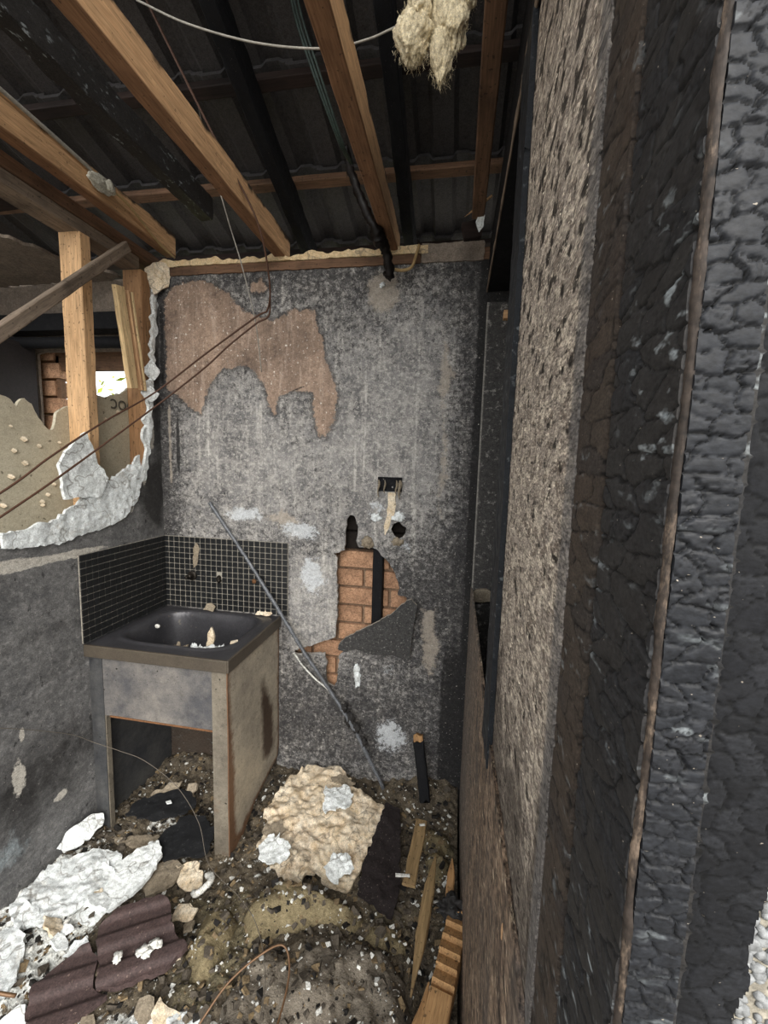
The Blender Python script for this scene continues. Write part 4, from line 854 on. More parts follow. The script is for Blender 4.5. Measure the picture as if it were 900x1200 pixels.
# ================================================================== ON AND IN THE BACK WALL
# flap of board folded down in front of the hole
flap = [(1.17, 1.037), (1.19, 1.045), (1.215, 1.021), (1.207, .95), (1.198, .885), (1.188, .755), (1.11, .775), (1.034, .766), (.95, .782), (.897, .767), (.865, .772), (.870, .80), (.90, .835), (1.03, .916), (1.11, .975)]
_g = G('black_board_flap'); _c = _g.mix(_g.noise(60, 6, .7), '#2b2b2b', '#4d4c4b'); _c = _g.mix(_g.ma('MULTIPLY', _g.step(_g.noise(110, 4, .6), .6, .66), .7), _c, '#8a8883'); _c = _g.mix(_g.ma('MULTIPLY', _g.at('rim'), .8), _c, '#b5ada0')
MAT['flap'] = _g.done(_c, .8, 0, _g.bump(_g.noise(90, 5, .7), .6, .003), .25)
tag(slab('board_flap', [(x-1.0, z-.78) for x, z in flap], MAT['flap'], frame((1.0, -.016, .78), (1, 0, 0), (0, -.12, 1)), .006, .011, .003, lambda u, v: .006*(fbm(u*14, v*14, None, 3, 7)-.5), seed=13), 'triangular black board flap folded over the wall hole', 'board')
# burnt socket, the plaster run below it
so = empty('burnt_socket', (1.076, -.004, 1.523)); tag(so, 'burnt-out socket with melted drips high on the back wall', 'socket')
sbx = link('back_box', sheet_mesh('back_box', lines(-.052, .052, .004), lines(-.030, .030, .004), lambda u, v: -.004*(np.maximum(np.abs(u)/.047, np.abs(v)/.025) < 1)+.012*(fbm(u*90, v*90, None, 4, 5)-.3), None, .01), MAT['char_black'], so, frame((0, 0, 0), (1, 0, 0), (0, 0, 1)))
for i, (x, l, r) in enumerate(((-.046, .030, .004), (-.020, .012, .003), (.030, .020, .004), (.043, .035, .005), (.048, .010, .003))):
    o = tube('melted_drip', [(x, -.012, .018), (x+.003, -.014, .0), (x-.003, -.012, -.022-l*.3), (x+.001, -.009, -.026-l)], r, MAT['plaster_dirty'], radii=[r*.5, r*1.3, r*.8, r*.4], jag=.6); adopt(o, sbx)
tag(slab('plaster_run', [(1.070, 1.488), (1.104, 1.488), (1.102, 1.42), (1.098, 1.39), (1.085, 1.37), (1.075, 1.33), (1.06, 1.30), (1.055, 1.34), (1.066, 1.38), (1.070, 1.43)], MAT['plaster_cream'], frame((0, -.006, 0), (1, 0, 0), (0, 0, 1)), .004, .006, .003, lambda u, v: .003*(fbm(u*60, v*60, None, 3, 2)-.5), seed=3), 'cream strip running down the wall below the socket', 'strip')
for i, (x, z, s, lab) in enumerate(((1.118, 1.385, .022, 'white plaster lump just above the small hole'), (1.02, 1.378, .020, 'pale plaster flake left of the cream strip'), (1.118, 1.278, .020, 'plaster crumbs under the small wall hole'), (.985, 1.268, .024, 'torn grey plaster point beside the tall hole'), (1.02, 2.325, .010, 'tiny cream chip near the top of the wall'), (.955, .655, .016, 'thin cream scrape below the board flap'))):
    asp = 3.2 if 'scrape' in lab else 1
    tag(link('plaster_lump', blob_mesh('plaster_lump', s, .006, s*.8*asp, 60+i, 1.0, 2.0, 4), MAT['plaster_dirty' if i in (2, 3) else 'plaster'], None, Matrix.Translation((x, -.006, z))), lab, 'plaster')
# long metal strip leaning from the wall down to the floor
strip_o = tag(tube('metal_strip', [(.245, -.010, 1.408), (.43, -.018, 1.16), (.605, -.05, .935), (.72, -.05, .76), (.835, -.045, .60), (.96, -.05, .42), (1.10, -.06, .17)], .0085, MAT['stick'], sides=6, jag=.5, n=18), 'long sooted metal strip slanting down the back wall', 'strip')
tag(tube('wire_offcut', [(.655, -.012, .735), (.70, -.016, .68), (.76, -.018, .625), (.835, -.02, .575)], .004, MAT['chip_white'], jag=.5), 'short whitish wire beside the slanting strip', 'wire')
for i, (x, z, s) in enumerate(((.93, .47, .03), (.965, .43, .026), (1.0, .37, .022), (.91, .52, .02))):
    o = link('melted_lump', blob_mesh('melted_lump', s*.7, .012, s, 80+i, .9, 2.4, 3), MAT['char'], strip_o, Matrix.Translation((x, -.046, z))); o['label'] = 'black melted lump'
# torn white edge of the left wall, hanging plaster
tag(slab('torn_edge', [(-.724, 1.365), (-.64, 1.37), (-.56, 1.385), (-.46, 1.425), (-.40, 1.475), (-.33, 1.50), (-.259, 1.535), (-.20, 1.57), (-.148, 1.615), (-.135, 1.56), (-.143, 1.50), (-.173, 1.42), (-.269, 1.345), (-.36, 1.325), (-.431, 1.319), (-.52, 1.30), (-.595, 1.302), (-.727, 1.315)], MAT['plaster'], frame((.010, 0, 0), (0, 1, 0), (0, 0, 1)), .006, .010, .008, lambda u, v: .014*(fbm(u*14, v*14, None, 4, 3)-.5)+.010*(fbm(u*50, v*50, None, 4, 5)-.5)-.03*np.clip(v-1.45, 0, 1), seed=17), 'white torn plaster lip along the broken left wall', 'plaster')
tag(slab('hanging_plaster', [(-.528, 1.571), (-.50, 1.62), (-.45, 1.665), (-.414, 1.69), (-.39, 1.64), (-.376, 1.587), (-.345, 1.55), (-.332, 1.522), (-.345, 1.48), (-.359, 1.455), (-.43, 1.45), (-.513, 1.452), (-.52, 1.51)], MAT['plaster_clean'], frame((.018, 0, 0), (0, 1, 0), (0, 0, 1)), .006, .012, .006, lambda u, v: .010*(fbm(u*12, v*12, None, 4, 6)-.5)+.007*(fbm(u*45, v*45, None, 4, 8)-.5), seed=18), 'white plaster slab hanging over the pale stud', 'plaster')
_r = random.Random(5); _L, _R = [], []
for k in range(44):
    z = 1.50+k*.0205; yb = float(np.interp(z, [1.48, 1.6, 1.72, 1.85, 1.97, 2.12, 2.3, 2.42], [-.135, -.100, -.082, -.072, -.052, -.036, -.018, -.006]))
    _L.append((yb-_r.uniform(.004, .030)*(1.3 if 1.68 < z < 2.02 else .8), z)); _R.append((yb+_r.uniform(.004, .020), z+_r.uniform(-.004, .004)))
tag(slab('torn_corner_edge', _L+_R[::-1], MAT['plaster_clean'], frame((.006, 0, 0), (0, 1, 0), (0, 0, 1)), .005, .013, .003, lambda u, v: .016*(fbm(u*40, v*22, None, 4, 3)-.45), seed=61), 'ragged white torn edge climbing the corner beside the back wall', 'plaster')
for i, (y, z, w, h) in enumerate(((-.085, 1.88, .040, .034), (-.062, 1.985, .026, .040))):
    tag(slab('plaster_tag', [(-w, 0), (-w*.6, h*.7), (-w*.1, h), (w*.5, h*.5), (w, h*.2), (w*.7, -h*.5), (w*.1, -h), (-w*.5, -h*.8)], MAT['plaster_clean'], frame((.022, y, z), (.35, 1, 0), (0, 0, 1)), .004, .010, .006, lambda u, v: .010*(fbm(u*35, v*35, None, 3, 4)-.5), seed=60+i), ('white torn flake on the corner stud below the loose board', 'white torn flake beside the loose grooved board')[i], 'plaster')

# ================================================================== FLOOR RUBBLE
def HZ(x, y):
    x = np.asarray(x, float); y = np.asarray(y, float)
    h = .105+.055*blob(x, y, -.05, -.75, .30, .5)+.05*blob(x, y, .45, -.95, .35, .25)+.05*blob(x, y, .85, -.15, .25, .2)+.07*blob(x, y, 1.0, -.75, .28, .25)+.10*blob(x, y, 1.30, .05, .25, .2)+.03*blob(x, y, 1.42, -.5, .1, .5)+.06*blob(x, y, .30, 0, .4, .12)
    return h+.040*(fbm(x*9, y*9, None, 5, 4)-.5)+.042*(fbm(x*30, y*30, None, 4, 9, .65)-.5)
def a_khaki(x, y): return np.clip(.75*blob(x, y, .72, -.75, .18, .3)+.6*blob(x, y, 1.2, -.55, .15, .15)+.6*blob(x, y, 1.38, -.25, .08, .2)+.4*blob(x, y, .45, -.62, .2, .1), 0, 1)
def a_pale(x, y): return np.clip(.55*blob(x, y, .12, -.72, .22, .22)+.6*blob(x, y, .1, -.95, .2, .15)+.5*blob(x, y, .65, -.97, .2, .06)+.35*blob(x, y, .3, -.35, .15, .1)+.35*blob(x, y, .75, -.35, .12, .2)+.2, 0, 1)
me = sheet_mesh('rubble_bed', lines(-.0, 1.425, .006), lines(-1.55, .0, .006), HZ, None, .01, None, dict(khaki=a_khaki, pale=a_pale), bottom=False)
tag(link('rubble_bed', me, MAT['debris']), 'bed of ash and crushed rubble covering the floor', 'rubble', kind='stuff')
WOOLS = []
def TOPZ(x, y):
    z = HZ(x, y)
    for loc, cx, cy, zc, h in WOOLS:
        z = np.where(inpoly(x-cx, y-cy, loc), np.maximum(z, zc+h(x-cx, y-cy)), z)
    return z
def scatter(name, n, mat, smin, smax, label, region, seed, flat=.35):
    r = np.random.default_rng(seed); x0, x1, y0, y1 = region
    X = r.uniform(x0, x1, n); Y = r.uniform(y0, y1, n); Z = TOPZ(X, Y); V = []; Fs = []
    base = np.array([(a, b, c) for a in (-1, 1) for b in (-1, 1) for c in (-1, 1)], float)
    q = [(0, 1, 3, 2), (4, 6, 7, 5), (0, 4, 5, 1), (2, 3, 7, 6), (0, 2, 6, 4), (1, 5, 7, 3)]
    for i in range(n):
        s = smin+(smax-smin)*r.random()**3; p = base*np.array([s, s*r.uniform(.4, .9), s*flat*r.uniform(.4, 1)])*(1+.45*(r.random((8, 3))-.5)*2)
        M = np.array(Matrix.Rotation(r.uniform(0, 6.28), 3, 'Z') @ Matrix.Rotation(r.uniform(-.6, .6), 3, 'X') @ Matrix.Rotation(r.uniform(-.6, .6), 3, 'Y'))
        V.append(p @ M.T+np.array([X[i], Y[i], Z[i]+s*.1])); Fs += [tuple(k+8*i for k in f) for f in q]
    o = link(name, mesh(name, np.concatenate(V), Fs, False), mat); tag(o, label, 'rubble', kind='stuff'); return o
REG = (.01, 1.40, -1.25, -.02)
def piece(name, pts, mat, label, cat, z=None, thick=.012, tilt=(0, 0), res=.005, amp=.008, bump=.008, freq=14, seed=0, group=None, lift=.01, parent=None):
    cx = sum(p[0] for p in pts)/len(pts); cy = sum(p[1] for p in pts)/len(pts)
    if z is None: z = float(max(HZ(np.array([p[0] for p in pts]+[cx]), np.array([p[1] for p in pts]+[cy])).mean(), 0))+lift
    M = Matrix.Translation((cx, cy, z)) @ Matrix.Rotation(tilt[0], 4, 'X') @ Matrix.Rotation(tilt[1], 4, 'Y')
    o = slab(name, [(p[0]-cx, p[1]-cy) for p in pts], mat, M, res, thick, amp, lambda u, v: bump*(fbm(u*freq+seed, v*freq, None, 4, seed)-.5)*2+bump*.5*(fbm(u*freq*5, v*freq*5, None, 3, seed+2)-.5)*2, seed=seed)
    return tag(o, label, cat, group)
PG = 'broken plaster sheets on the floor'
piece('plaster_sheet', [(.03, -.80), (.02, -.66), (.10, -.56), (.18, -.54), (.235, -.57), (.245, -.66), (.225, -.74), (.17, -.80), (.10, -.84)], MAT['plaster'], 'large white broken plaster sheet against the left wall', 'plaster', tilt=(-.05, .12), seed=1, bump=.012, group=PG, lift=.022)
piece('plaster_sheet', [(.225, -.77), (.215, -.68), (.215, -.60), (.26, -.52), (.31, -.485), (.36, -.53), (.37, -.62), (.345, -.68), (.30, -.765)], MAT['plaster_clean'], 'smooth white plaster sheet in front of the tub', 'plaster', tilt=(.05, -.05), seed=2, bump=.008, group=PG, lift=.03)
piece('plaster_sheet', [(.012, -.62), (.0, -.55), (.03, -.48), (.06, -.46), (.085, -.50), (.07, -.57), (.04, -.62)], MAT['plaster_clean'], 'white plaster slab leaning beside the tub left leg', 'plaster', tilt=(.2, .75), seed=3, group=PG, lift=.06)
piece('plaster_sheet', [(.03, -1.0), (.03, -.86), (.10, -.83), (.19, -.88), (.23, -.94), (.24, -1.0), (.14, -1.03)], MAT['plaster'], 'white flaking plaster at the bottom left corner', 'plaster', seed=4, bump=.012, group=PG, lift=.025)
piece('plaster_sheet', [(.50, -1.0), (.57, -.965), (.66, -.93), (.75, -.89), (.80, -.92), (.83, -1.0), (.7, -1.05), (.55, -1.06)], MAT['plaster'], 'white plaster flakes in front of the broken roof tile', 'plaster', seed=5, bump=.014, group=PG, lift=.012)
piece('plaster_sheet', [(.34, -.545), (.40, -.515), (.45, -.53), (.44, -.60), (.39, -.65), (.345, -.62)], MAT['plaster_dirty'], 'small tan plaster piece between white sheets and black felt', 'plaster', seed=6, group=PG, lift=.02)
piece('plaster_sheet', [(.415, -.53), (.49, -.505), (.535, -.55), (.545, -.585), (.515, -.60), (.47, -.585)], MAT['plaster_cream'], 'small beige chunk below the black sheets', 'plaster', tilt=(.3, 0), seed=7, group=PG, lift=.02)
piece('plaster_sheet', [(.10, -.48), (.16, -.46), (.24, -.44), (.33, -.44), (.35, -.47), (.26, -.49), (.16, -.50)], MAT['plaster_dirty'], 'long grey plaster strip under the black sheet', 'plaster', seed=8, group=PG, lift=.012)
piece('plaster_sheet', [(.13, -.30), (.18, -.24), (.23, -.22), (.22, -.29), (.17, -.33)], MAT['plaster_dirty'], 'grey board scrap deep under the tub', 'plaster', tilt=(.5, .2), seed=9, group=PG, lift=.05)
piece('plaster_sheet', [(.24, -.30), (.28, -.22), (.31, -.22), (.30, -.29), (.27, -.33)], MAT['plaster_dirty'], 'upright tan board scrap in the middle under the tub', 'plaster', tilt=(.9, -.1), seed=10, group=PG, lift=.05)
piece('felt_sheet', [(.10, -.41), (.10, -.35), (.17, -.29), (.25, -.255), (.33, -.28), (.35, -.32), (.31, -.365), (.22, -.41)], MAT['black_sheet'], 'leaf-shaped black sheet under the tub', 'sheet', tilt=(.10, .05), seed=11, bump=.008, freq=6, lift=.055, thick=.006)
piece('felt_sheet', [(.32, -.55), (.29, -.49), (.30, -.42), (.33, -.36), (.41, -.345), (.49, -.40), (.51, -.46), (.50, -.50), (.44, -.51)], MAT['black_sheet'], 'flat black sheet between the tub legs', 'sheet', tilt=(.12, -.05), seed=12, bump=.006, freq=6, lift=.045, thick=.006)
piece('paper_scrap', [(.235, -.345), (.25, -.335), (.265, -.345), (.25, -.355)], MAT['plaster_clean'], 'white scrap lying on the leaf-shaped black sheet', 'scrap', z=.197, thick=.003, seed=13, amp=.002, bump=.002, res=.004)
_r = random.Random(23)
_ord = ('nearest', 'second nearest', 'third nearest', 'fourth nearest', 'fifth nearest', 'sixth nearest', 'seventh nearest', 'seventh farthest', 'sixth farthest', 'fifth farthest', 'fourth farthest', 'third farthest', 'second farthest', 'farthest')
_tan = ('nearest', 'second nearest', 'third nearest', 'fourth nearest', 'fourth farthest', 'third farthest', 'second farthest', 'farthest')
_sp = sorted([(_r.uniform(.03, .34), _r.uniform(-1.06, -.46)) for i in range(14)], key=lambda p: p[1]), sorted([(_r.uniform(.38, .75), _r.uniform(-1.02, -.55)) for i in range(8)], key=lambda p: p[1])
for i in range(22):
    x, y = _sp[0][i] if i < 14 else _sp[1][i-14]
    rr = _r.uniform(.018, .042); a0 = _r.uniform(0, 6.28); n = _r.randint(5, 8)
    pts = [(x+rr*_r.uniform(.45, 1.25)*math.cos(a0+k*6.283/n)*1.3, y+rr*_r.uniform(.45, 1.25)*math.sin(a0+k*6.283/n)*.8) for k in range(n)]
    lab = 'loose plaster shard by the left wall, %s to the camera' % _ord[i] if i < 14 else 'loose tan shard before the tub, %s to the camera' % _tan[i-14]
    if 'farthest' in lab: lab = lab.replace('to the camera', 'from the camera')
    piece('plaster_shard', pts, MAT[('plaster', 'plaster_clean', 'plaster_clean', 'plaster_cream')[i % 4] if i < 14 else ('plaster_dirty', 'plaster_cream')[i % 2]], lab, 'shard', tilt=(_r.uniform(-.5, .5), _r.uniform(-.5, .5)), thick=.007, res=.005, amp=.007, bump=.006, seed=100+i, group='loose shards by the left wall' if i < 14 else 'loose tan shards before the tub', lift=.022)
# curled white ring scrap near the tub's right leg
tag(tube('curled_scrap', [(.555, -.555, .15), (.585, -.57, .17), (.59, -.60, .175), (.565, -.625, .16), (.54, -.61, .14)], .010, MAT['chip_white'], sides=8, jag=.4), 'curled white ring of plastic before the right leg', 'scrap')
# big cream ceiling sheet by the back wall
piece('ceiling_sheet', [(.65, -.30), (.665, -.20), (.69, -.11), (.745, -.035), (.84, -.03), (.92, -.045), (.97, -.11), (1.05, -.14), (1.13, -.17), (1.125, -.24), (1.10, -.33), (1.085, -.42), (1.06, -.50), (1.00, -.525), (.93, -.48), (.885, -.52), (.80, -.51), (.735, -.475), (.68, -.42), (.70, -.37)], MAT['plaster_cream'], 'crumpled cream ceiling sheet below the wall hole', 'sheet', tilt=(.12, .02), seed=14, bump=.030, freq=7, lift=.05, amp=.010)
piece('scorched_sheet', [(1.13, -.17), (1.19, -.19), (1.21, -.32), (1.23, -.48), (1.215, -.565), (1.16, -.55), (1.09, -.525), (1.09, -.42), (1.11, -.30)], MAT['dark_half'], 'black scorched sheet beside the cream ceiling sheet', 'sheet', tilt=(.12, .10), seed=15, bump=.010, freq=6, lift=.055, amp=.005)
for i, (pts, lab, m) in enumerate((([(.70, -.44), (.73, -.40), (.80, -.41), (.82, -.47), (.78, -.50), (.72, -.49)], 'white flake on the near left of the cream sheet', 'plaster_clean'), ([(.86, -.09), (.93, -.07), (.98, -.10), (.95, -.13), (.88, -.12)], 'grey curled strip on top of the cream sheet', 'plaster_dirty'), ([(.86, -.18), (.93, -.14), (.99, -.17), (.97, -.25), (.90, -.28)], 'white patch flake in the middle of the cream sheet', 'plaster_clean'), ([(.68, -.36), (.74, -.33), (.78, -.36), (.74, -.40), (.69, -.40)], 'khaki lump on the left edge of the cream sheet', 'plaster_dirty'), ([(.97, -.45), (1.03, -.42), (1.06, -.47), (1.02, -.52), (.97, -.51)], 'pale rounded flake at the near end of the cream sheet', 'plaster_clean'))):
    piece('plaster_flake', pts, MAT[m], lab, 'flake', z=float(HZ(np.array([pts[0][0]]), np.array([pts[0][1]]))[0])+.066, seed=20+i, tilt=(.14, .05), thick=.006, amp=.013, bump=.012, group='flakes on the cream sheet')
# broken terracotta roof tile: two ribbed halves
def tile_h(u, v): return .010*np.clip(np.sin((v*1.0)*2*math.pi/.085)*2.2, -1, 1)*.5+.002*(fbm(u*40, v*40, None, 3, 3)-.5)
def tile_piece(pts, z, rz, tilt, label, seed):
    cx = sum(p[0] for p in pts)/len(pts); cy = sum(p[1] for p in pts)/len(pts); ca, sa = math.cos(-rz), math.sin(-rz)
    loc = [((x-cx)*ca-(y-cy)*sa, (x-cx)*sa+(y-cy)*ca) for x, y in pts]
    M = Matrix.Translation((cx, cy, z)) @ Matrix.Rotation(tilt[0], 4, 'X') @ Matrix.Rotation(tilt[1], 4, 'Y') @ Matrix.Rotation(rz, 4, 'Z')
    return tag(slab('broken_roof_tile', loc, MAT['terracotta'], M, .005, .016, .004, tile_h, seed=seed), label, 'roof tile', 'broken roof tiles on the rubble')
tile_piece([(.355, -.80), (.385, -.745), (.485, -.69), (.53, -.71), (.565, -.755), (.60, -.78), (.655, -.805), (.62, -.86), (.54, -.905), (.47, -.93), (.435, -.88), (.385, -.84)], .205, .5, (.05, -.03), 'larger purplish ribbed roof tile fragment on the rubble', 3)
tile_piece([(.30, -.955), (.325, -.89), (.365, -.845), (.42, -.87), (.455, -.925), (.51, -.935), (.47, -.985), (.40, -1.03), (.34, -1.01)], .190, .5, (.08, .02), 'smaller dark roof tile fragment nearest the camera', 4)
for i, (x, y) in enumerate(((.57, -.825), (.545, -.845), (.49, -.875), (.56, -.85))):
    tag(link('plaster_crumb', blob_mesh('plaster_crumb', .019-.002*i, .012, .006, 90+i, 1.0, 2.0, 3), MAT['chip_white'], None, Matrix.Translation((x, y, .223)) @ Matrix.Rotation(i, 4, 'Z')), ('largest white crumb on the larger roof tile fragment', 'white crumb beside the largest one on the roof tile', 'lone white crumb at the near edge of the larger roof tile', 'small white crumb between two others on the roof tile')[i], 'crumb', 'crumbs on the roof tile')
# wool batts on the floor
def wool(name, pts, zc, hgt, mat, label, seed):
    cx = sum(p[0] for p in pts)/len(pts); cy = sum(p[1] for p in pts)/len(pts); loc = [(x-cx, y-cy) for x, y in pts]
    def h(u, v):
        d = np.clip(sdf(u, v, loc), 0, 1); return hgt*(1-np.exp(-d/.028))+.085*(fbm(u*9+seed, v*9, None, 4, seed)-.5)+.020*(fbm((u+v*.5)*55, (v-u*.3)*22, None, 4, seed+2)-.5)-.01*np.abs(fbm(u*12, v*12, None, 2, seed+6)-.5)*4
    WOOLS.append((loc, cx, cy, zc, h))
    return tag(slab(name, loc, mat, Matrix.Translation((cx, cy, zc)), .006, .05, .012, h, seed=seed, step=.03), label, 'insulation', 'wool batts on the floor')
wool('insulation_batt', [(.80, -.86), (.83, -.76), (.90, -.68), (1.0, -.635), (1.12, -.64), (1.22, -.66), (1.285, -.72), (1.305, -.86), (1.30, -1.02), (1.1, -1.08), (.9, -1.06), (.80, -.98)], .12, .085, MAT['wool_grey'], 'grey matted insulation batt in the foreground', 3)
wool('insulation_batt', [(.74, -.66), (.76, -.58), (.83, -.545), (.93, -.535), (1.05, -.55), (1.14, -.57), (1.10, -.64), (1.0, -.66), (.88, -.70), (.80, -.74)], .12, .105, MAT['wool_green'], 'greenish wool mound before the cream sheet', 5)
wool('insulation_batt', [(1.12, -.565), (1.22, -.57), (1.275, -.61), (1.28, -.70), (1.22, -.69), (1.13, -.645)], .125, .05, MAT['wool_green'], 'khaki wool lump beside the long splinter', 7)
wool('insulation_batt', [(.62, -.66), (.68, -.62), (.74, -.66), (.76, -.78), (.74, -.88), (.68, -.86), (.63, -.78)], .115, .075, MAT['wool_green'], 'yellowish wool clump beside the roof tile', 9)
wool('insulation_batt', [(1.27, -.20), (1.33, -.16), (1.40, -.20), (1.405, -.40), (1.36, -.46), (1.31, -.38)], .115, .05, MAT['wool_green'], 'khaki wool at the foot of the right wall', 11)
scatter('plaster_chips', 2600, MAT['chip_white'], .0012, .0085, 'small white plaster chips strewn over the rubble', REG, 1)
scatter('wood_chips', 1500, MAT['chip_tan'], .002, .011, 'tan wood and board chips strewn over the rubble', REG, 2)
scatter('ash_chips', 2600, MAT['chip_grey'], .002, .013, 'grey ash crumbs strewn over the rubble', REG, 4, .6)
scatter('char_chips', 1500, MAT['chip_dark'], .002, .012, 'black charcoal lumps strewn over the rubble', REG, 3, .7)
# broken timbers on the right
stick_o = tag(timber('broken_timber', (1.285, -.105, .185), (1.245, -.035, .40), .045, .020, MAT['char_black'], up=(0, -1, .2), seed=41, seg=.02, rough=.003, ragged=.008), 'short charred stick leaning on the back wall with pale tip', 'timber')
o = timber('broken_end', (1.2445, -.034, .401), (1.240, -.025, .428), .040, .018, MAT['wood_tan'], up=(0, -1, .2), seed=42, seg=.01, ragged=.006); adopt(o, stick_o); o['label'] = 'pale broken end'
tag(timber('broken_timber', (1.262, -.50, .205), (1.283, -.255, .225), .045, .012, MAT['wood_straw'], seed=43, seg=.02), 'flat straw-coloured lath beside the black sheet', 'timber')
tag(timber('broken_timber', (1.300, -.80, .215), (1.345, -.385, .225), .034, .022, MAT['wood_straw'], seed=44, seg=.02, rough=.003, point0=.35, point1=.3), 'long pointed splinter lying along the wool', 'timber')
def chew_steps(t, r, seed):
    r = r.copy(); k = math.floor(t*9+.2); f = (t*9+.2)-k
    if .38 < t < .97: r[:, 1] = np.where(r[:, 1] > 0, r[:, 1]*(.45+.75*(1-f)), r[:, 1])
    return r
step_o = tag(timber('broken_timber', (1.352, -.90, .20), (1.425, -.585, .23), .062, .050, MAT['wood_tan'], seed=45, seg=.006, rough=.003, ragged=.006, chew=chew_steps), 'splintered timber with stepped breaks by the right wall', 'timber')
tag(timber('broken_timber', (1.305, -.94, .20), (1.345, -.76, .215), .030, .030, MAT['wood_tan'], seed=46, seg=.01, rough=.004, point1=.6), 'tan splinter leaning on the stepped timber', 'timber')
tag(timber('broken_timber', (1.395, -.545, .225), (1.402, -.43, .265), .024, .014, MAT['wood_tan'], seed=47, seg=.01, point1=.4), 'small tan splinter tip at the lower board', 'timber')
o = link('charred_end', blob_mesh('charred_end', .045, .03, .03, 71, .9, 3, 4), MAT['char'], None, Matrix.Translation((1.412, -.575, .235))); adopt(o, step_o); o['label'] = 'knobbly black charred end'
tag(timber('paper_scrap', (1.215, -.50, .235), (1.262, -.49, .232), .012, .004, MAT['chip_white'], seed=48, seg=.008), 'white scrap at the foot of the straw lath', 'scrap')
tag(timber('paper_scrap', (1.277, -.292, .240), (1.298, -.286, .240), .010, .004, MAT['chip_white'], seed=49, seg=.008), 'white scrap on top of the straw lath', 'scrap')
tag(slab('wood_chip', [(0, 0), (.006, .004), (.008, .018), (.004, .026), (.0, .02), (-.003, .008)], MAT['pine'], frame((1.4335, -1.28, 1.03), (0, -1, 0), (0, 0, 1)), .002, .003, .001, seed=4), 'small orange chip stuck on the lower board', 'chip')

# ================================================================== CABLES AND HANGING THINGS
tag(tube('brown_cable', [(.40, -.60, 2.95), (.47, -.55, 2.80), (.56, -.45, 2.60), (.64, -.33, 2.42), (.635, -.22, 2.27), (.60, -.16, 2.19), (.545, -.15, 2.165), (.324, -.15, 2.027), (.09, -.15, 1.875), (.055, -.38, 1.73), (.05, -.587, 1.600), (.05, -.75, 1.49), (.05, -1.1, 1.30)], .0035, MAT['wire_brown'], n=10), 'brown cable dropping from the roof and sagging across the left wall', 'cable')
tag(tube('brown_cable', [(.62, -.18, 2.24), (.60, -.15, 2.17), (.546, -.15, 2.140), (.43, -.15, 2.06), (.323, -.15, 1.975), (.125, -.15, 1.840), (.052, -.38, 1.648), (.05, -.592, 1.515), (.05, -.755, 1.420), (.05, -1.1, 1.22)], .0035, MAT['wire_brown'], n=10), 'lower brown cable running beside the sagging one', 'cable')
tag(tube('pale_wire', [(.37, -.32, 3.0), (.378, -.30, 2.98), (.435, -.30, 2.717), (.502, -.28, 2.47), (.528, -.22, 2.32), (.53, -.12, 2.15), (.515, -.04, 1.98)], .0022, MAT['wire_white'], n=10), 'thin pale wire hanging down the back wall', 'wire')
tag(tube('pale_wire', [(.507, -.7, 2.74), (.646, -.7, 2.669), (.826, -.7, 2.605), (.997, -.7, 2.572), (1.10, -.7, 2.578), (1.178, -.7, 2.597), (1.265, -.7, 2.60), (1.30, -.70, 2.605), (1.315, -.7, 2.65), (1.31, -.72, 2.72)], .0024, MAT['wire_white'], n=10), 'pale wire strung across below the roof to the hanging wool', 'wire')
for i, dx in enumerate((0, .010, -.008)):
    tag(tube('green_cable', [(.842+dx, -.55, 2.95), (.86+dx, -.53, 2.83), (.905+dx, -.48, 2.70), (.945+dx*.6, -.38, 2.60), (.955+dx*.3, -.28, 2.60)][:5], .0035, MAT['wire_green'], n=8), ('middle of the three sooted green cables beside the middle joist', 'right-hand of the three sooted green cables', 'left-hand of the three sooted green cables')[i], 'cable', 'green cables')
tag(tube('melted_cable', [(.935, -.28, 2.66), (.945, -.24, 2.60), (.985, -.20, 2.505), (1.022, -.19, 2.445), (1.032, -.16, 2.42), (1.055, -.12, 2.39), (1.062, -.08, 2.33), (1.040, -.06, 2.345)], .014, MAT['melt'], n=8, jag=.6, radii=[.006, .014, .016, .018, .028, .017, .019, .009]), 'black melted cable bundle dripping over the back wall', 'cable')
tag(tube('tan_cable', [(1.045, -.05, 2.37), (1.10, -.05, 2.357), (1.140, -.05, 2.366), (1.155, -.045, 2.405), (1.166, -.03, 2.455)], .006, MAT['cable_tan'], n=8), 'tan cable end curling over the top of the back wall', 'cable')
jb = empty('junction_box', (.082, -.38, 2.545)); tag(jb, 'melted white junction box on the left joist', 'junction box')
link('box_body', blob_mesh('box_body', .016, .05, .026, 5, .5, 2.2, 4), MAT['junction'], jb, Matrix.Translation((.006, 0, 0)))
link('box_lid', blob_mesh('box_lid', .010, .020, .018, 8, .5, 2.5, 3), MAT['junction'], jb, Matrix.Translation((.020, .028, .004)))
tag(tube('tan_cable', [(.080, -1.2, 2.60), (.080, -.80, 2.592), (.078, -.45, 2.575), (.076, -.40, 2.56)], .006, MAT['wire_white'], n=8), 'grey sheathed cable lying along the left joist', 'cable')
tag(tube('tan_cable', [(.088, -.34, 2.55), (.094, -.28, 2.545), (.085, -.18, 2.525), (.07, -.08, 2.505), (.085, .01, 2.48)], .0045, MAT['cable_tan'], n=8), 'tan cable running from the junction box to the corner', 'cable')
tag(tube('thin_wire', [(.018, -.90, .86), (.018, -.773, .771), (.018, -.659, .687), (.018, -.538, .590), (.035, -.468, .514), (.14, -.465, .494), (.249, -.465, .469), (.382, -.467, .387), (.473, -.475, .264), (.56, -.55, .19), (.74, -.66, .22), (.84, -.74, .23), (.92, -.86, .235), (.95, -1.0, .23)], .0011, MAT['wire_thin'], n=8), 'thin wire looping from the left wall past the tub to the foreground', 'wire')
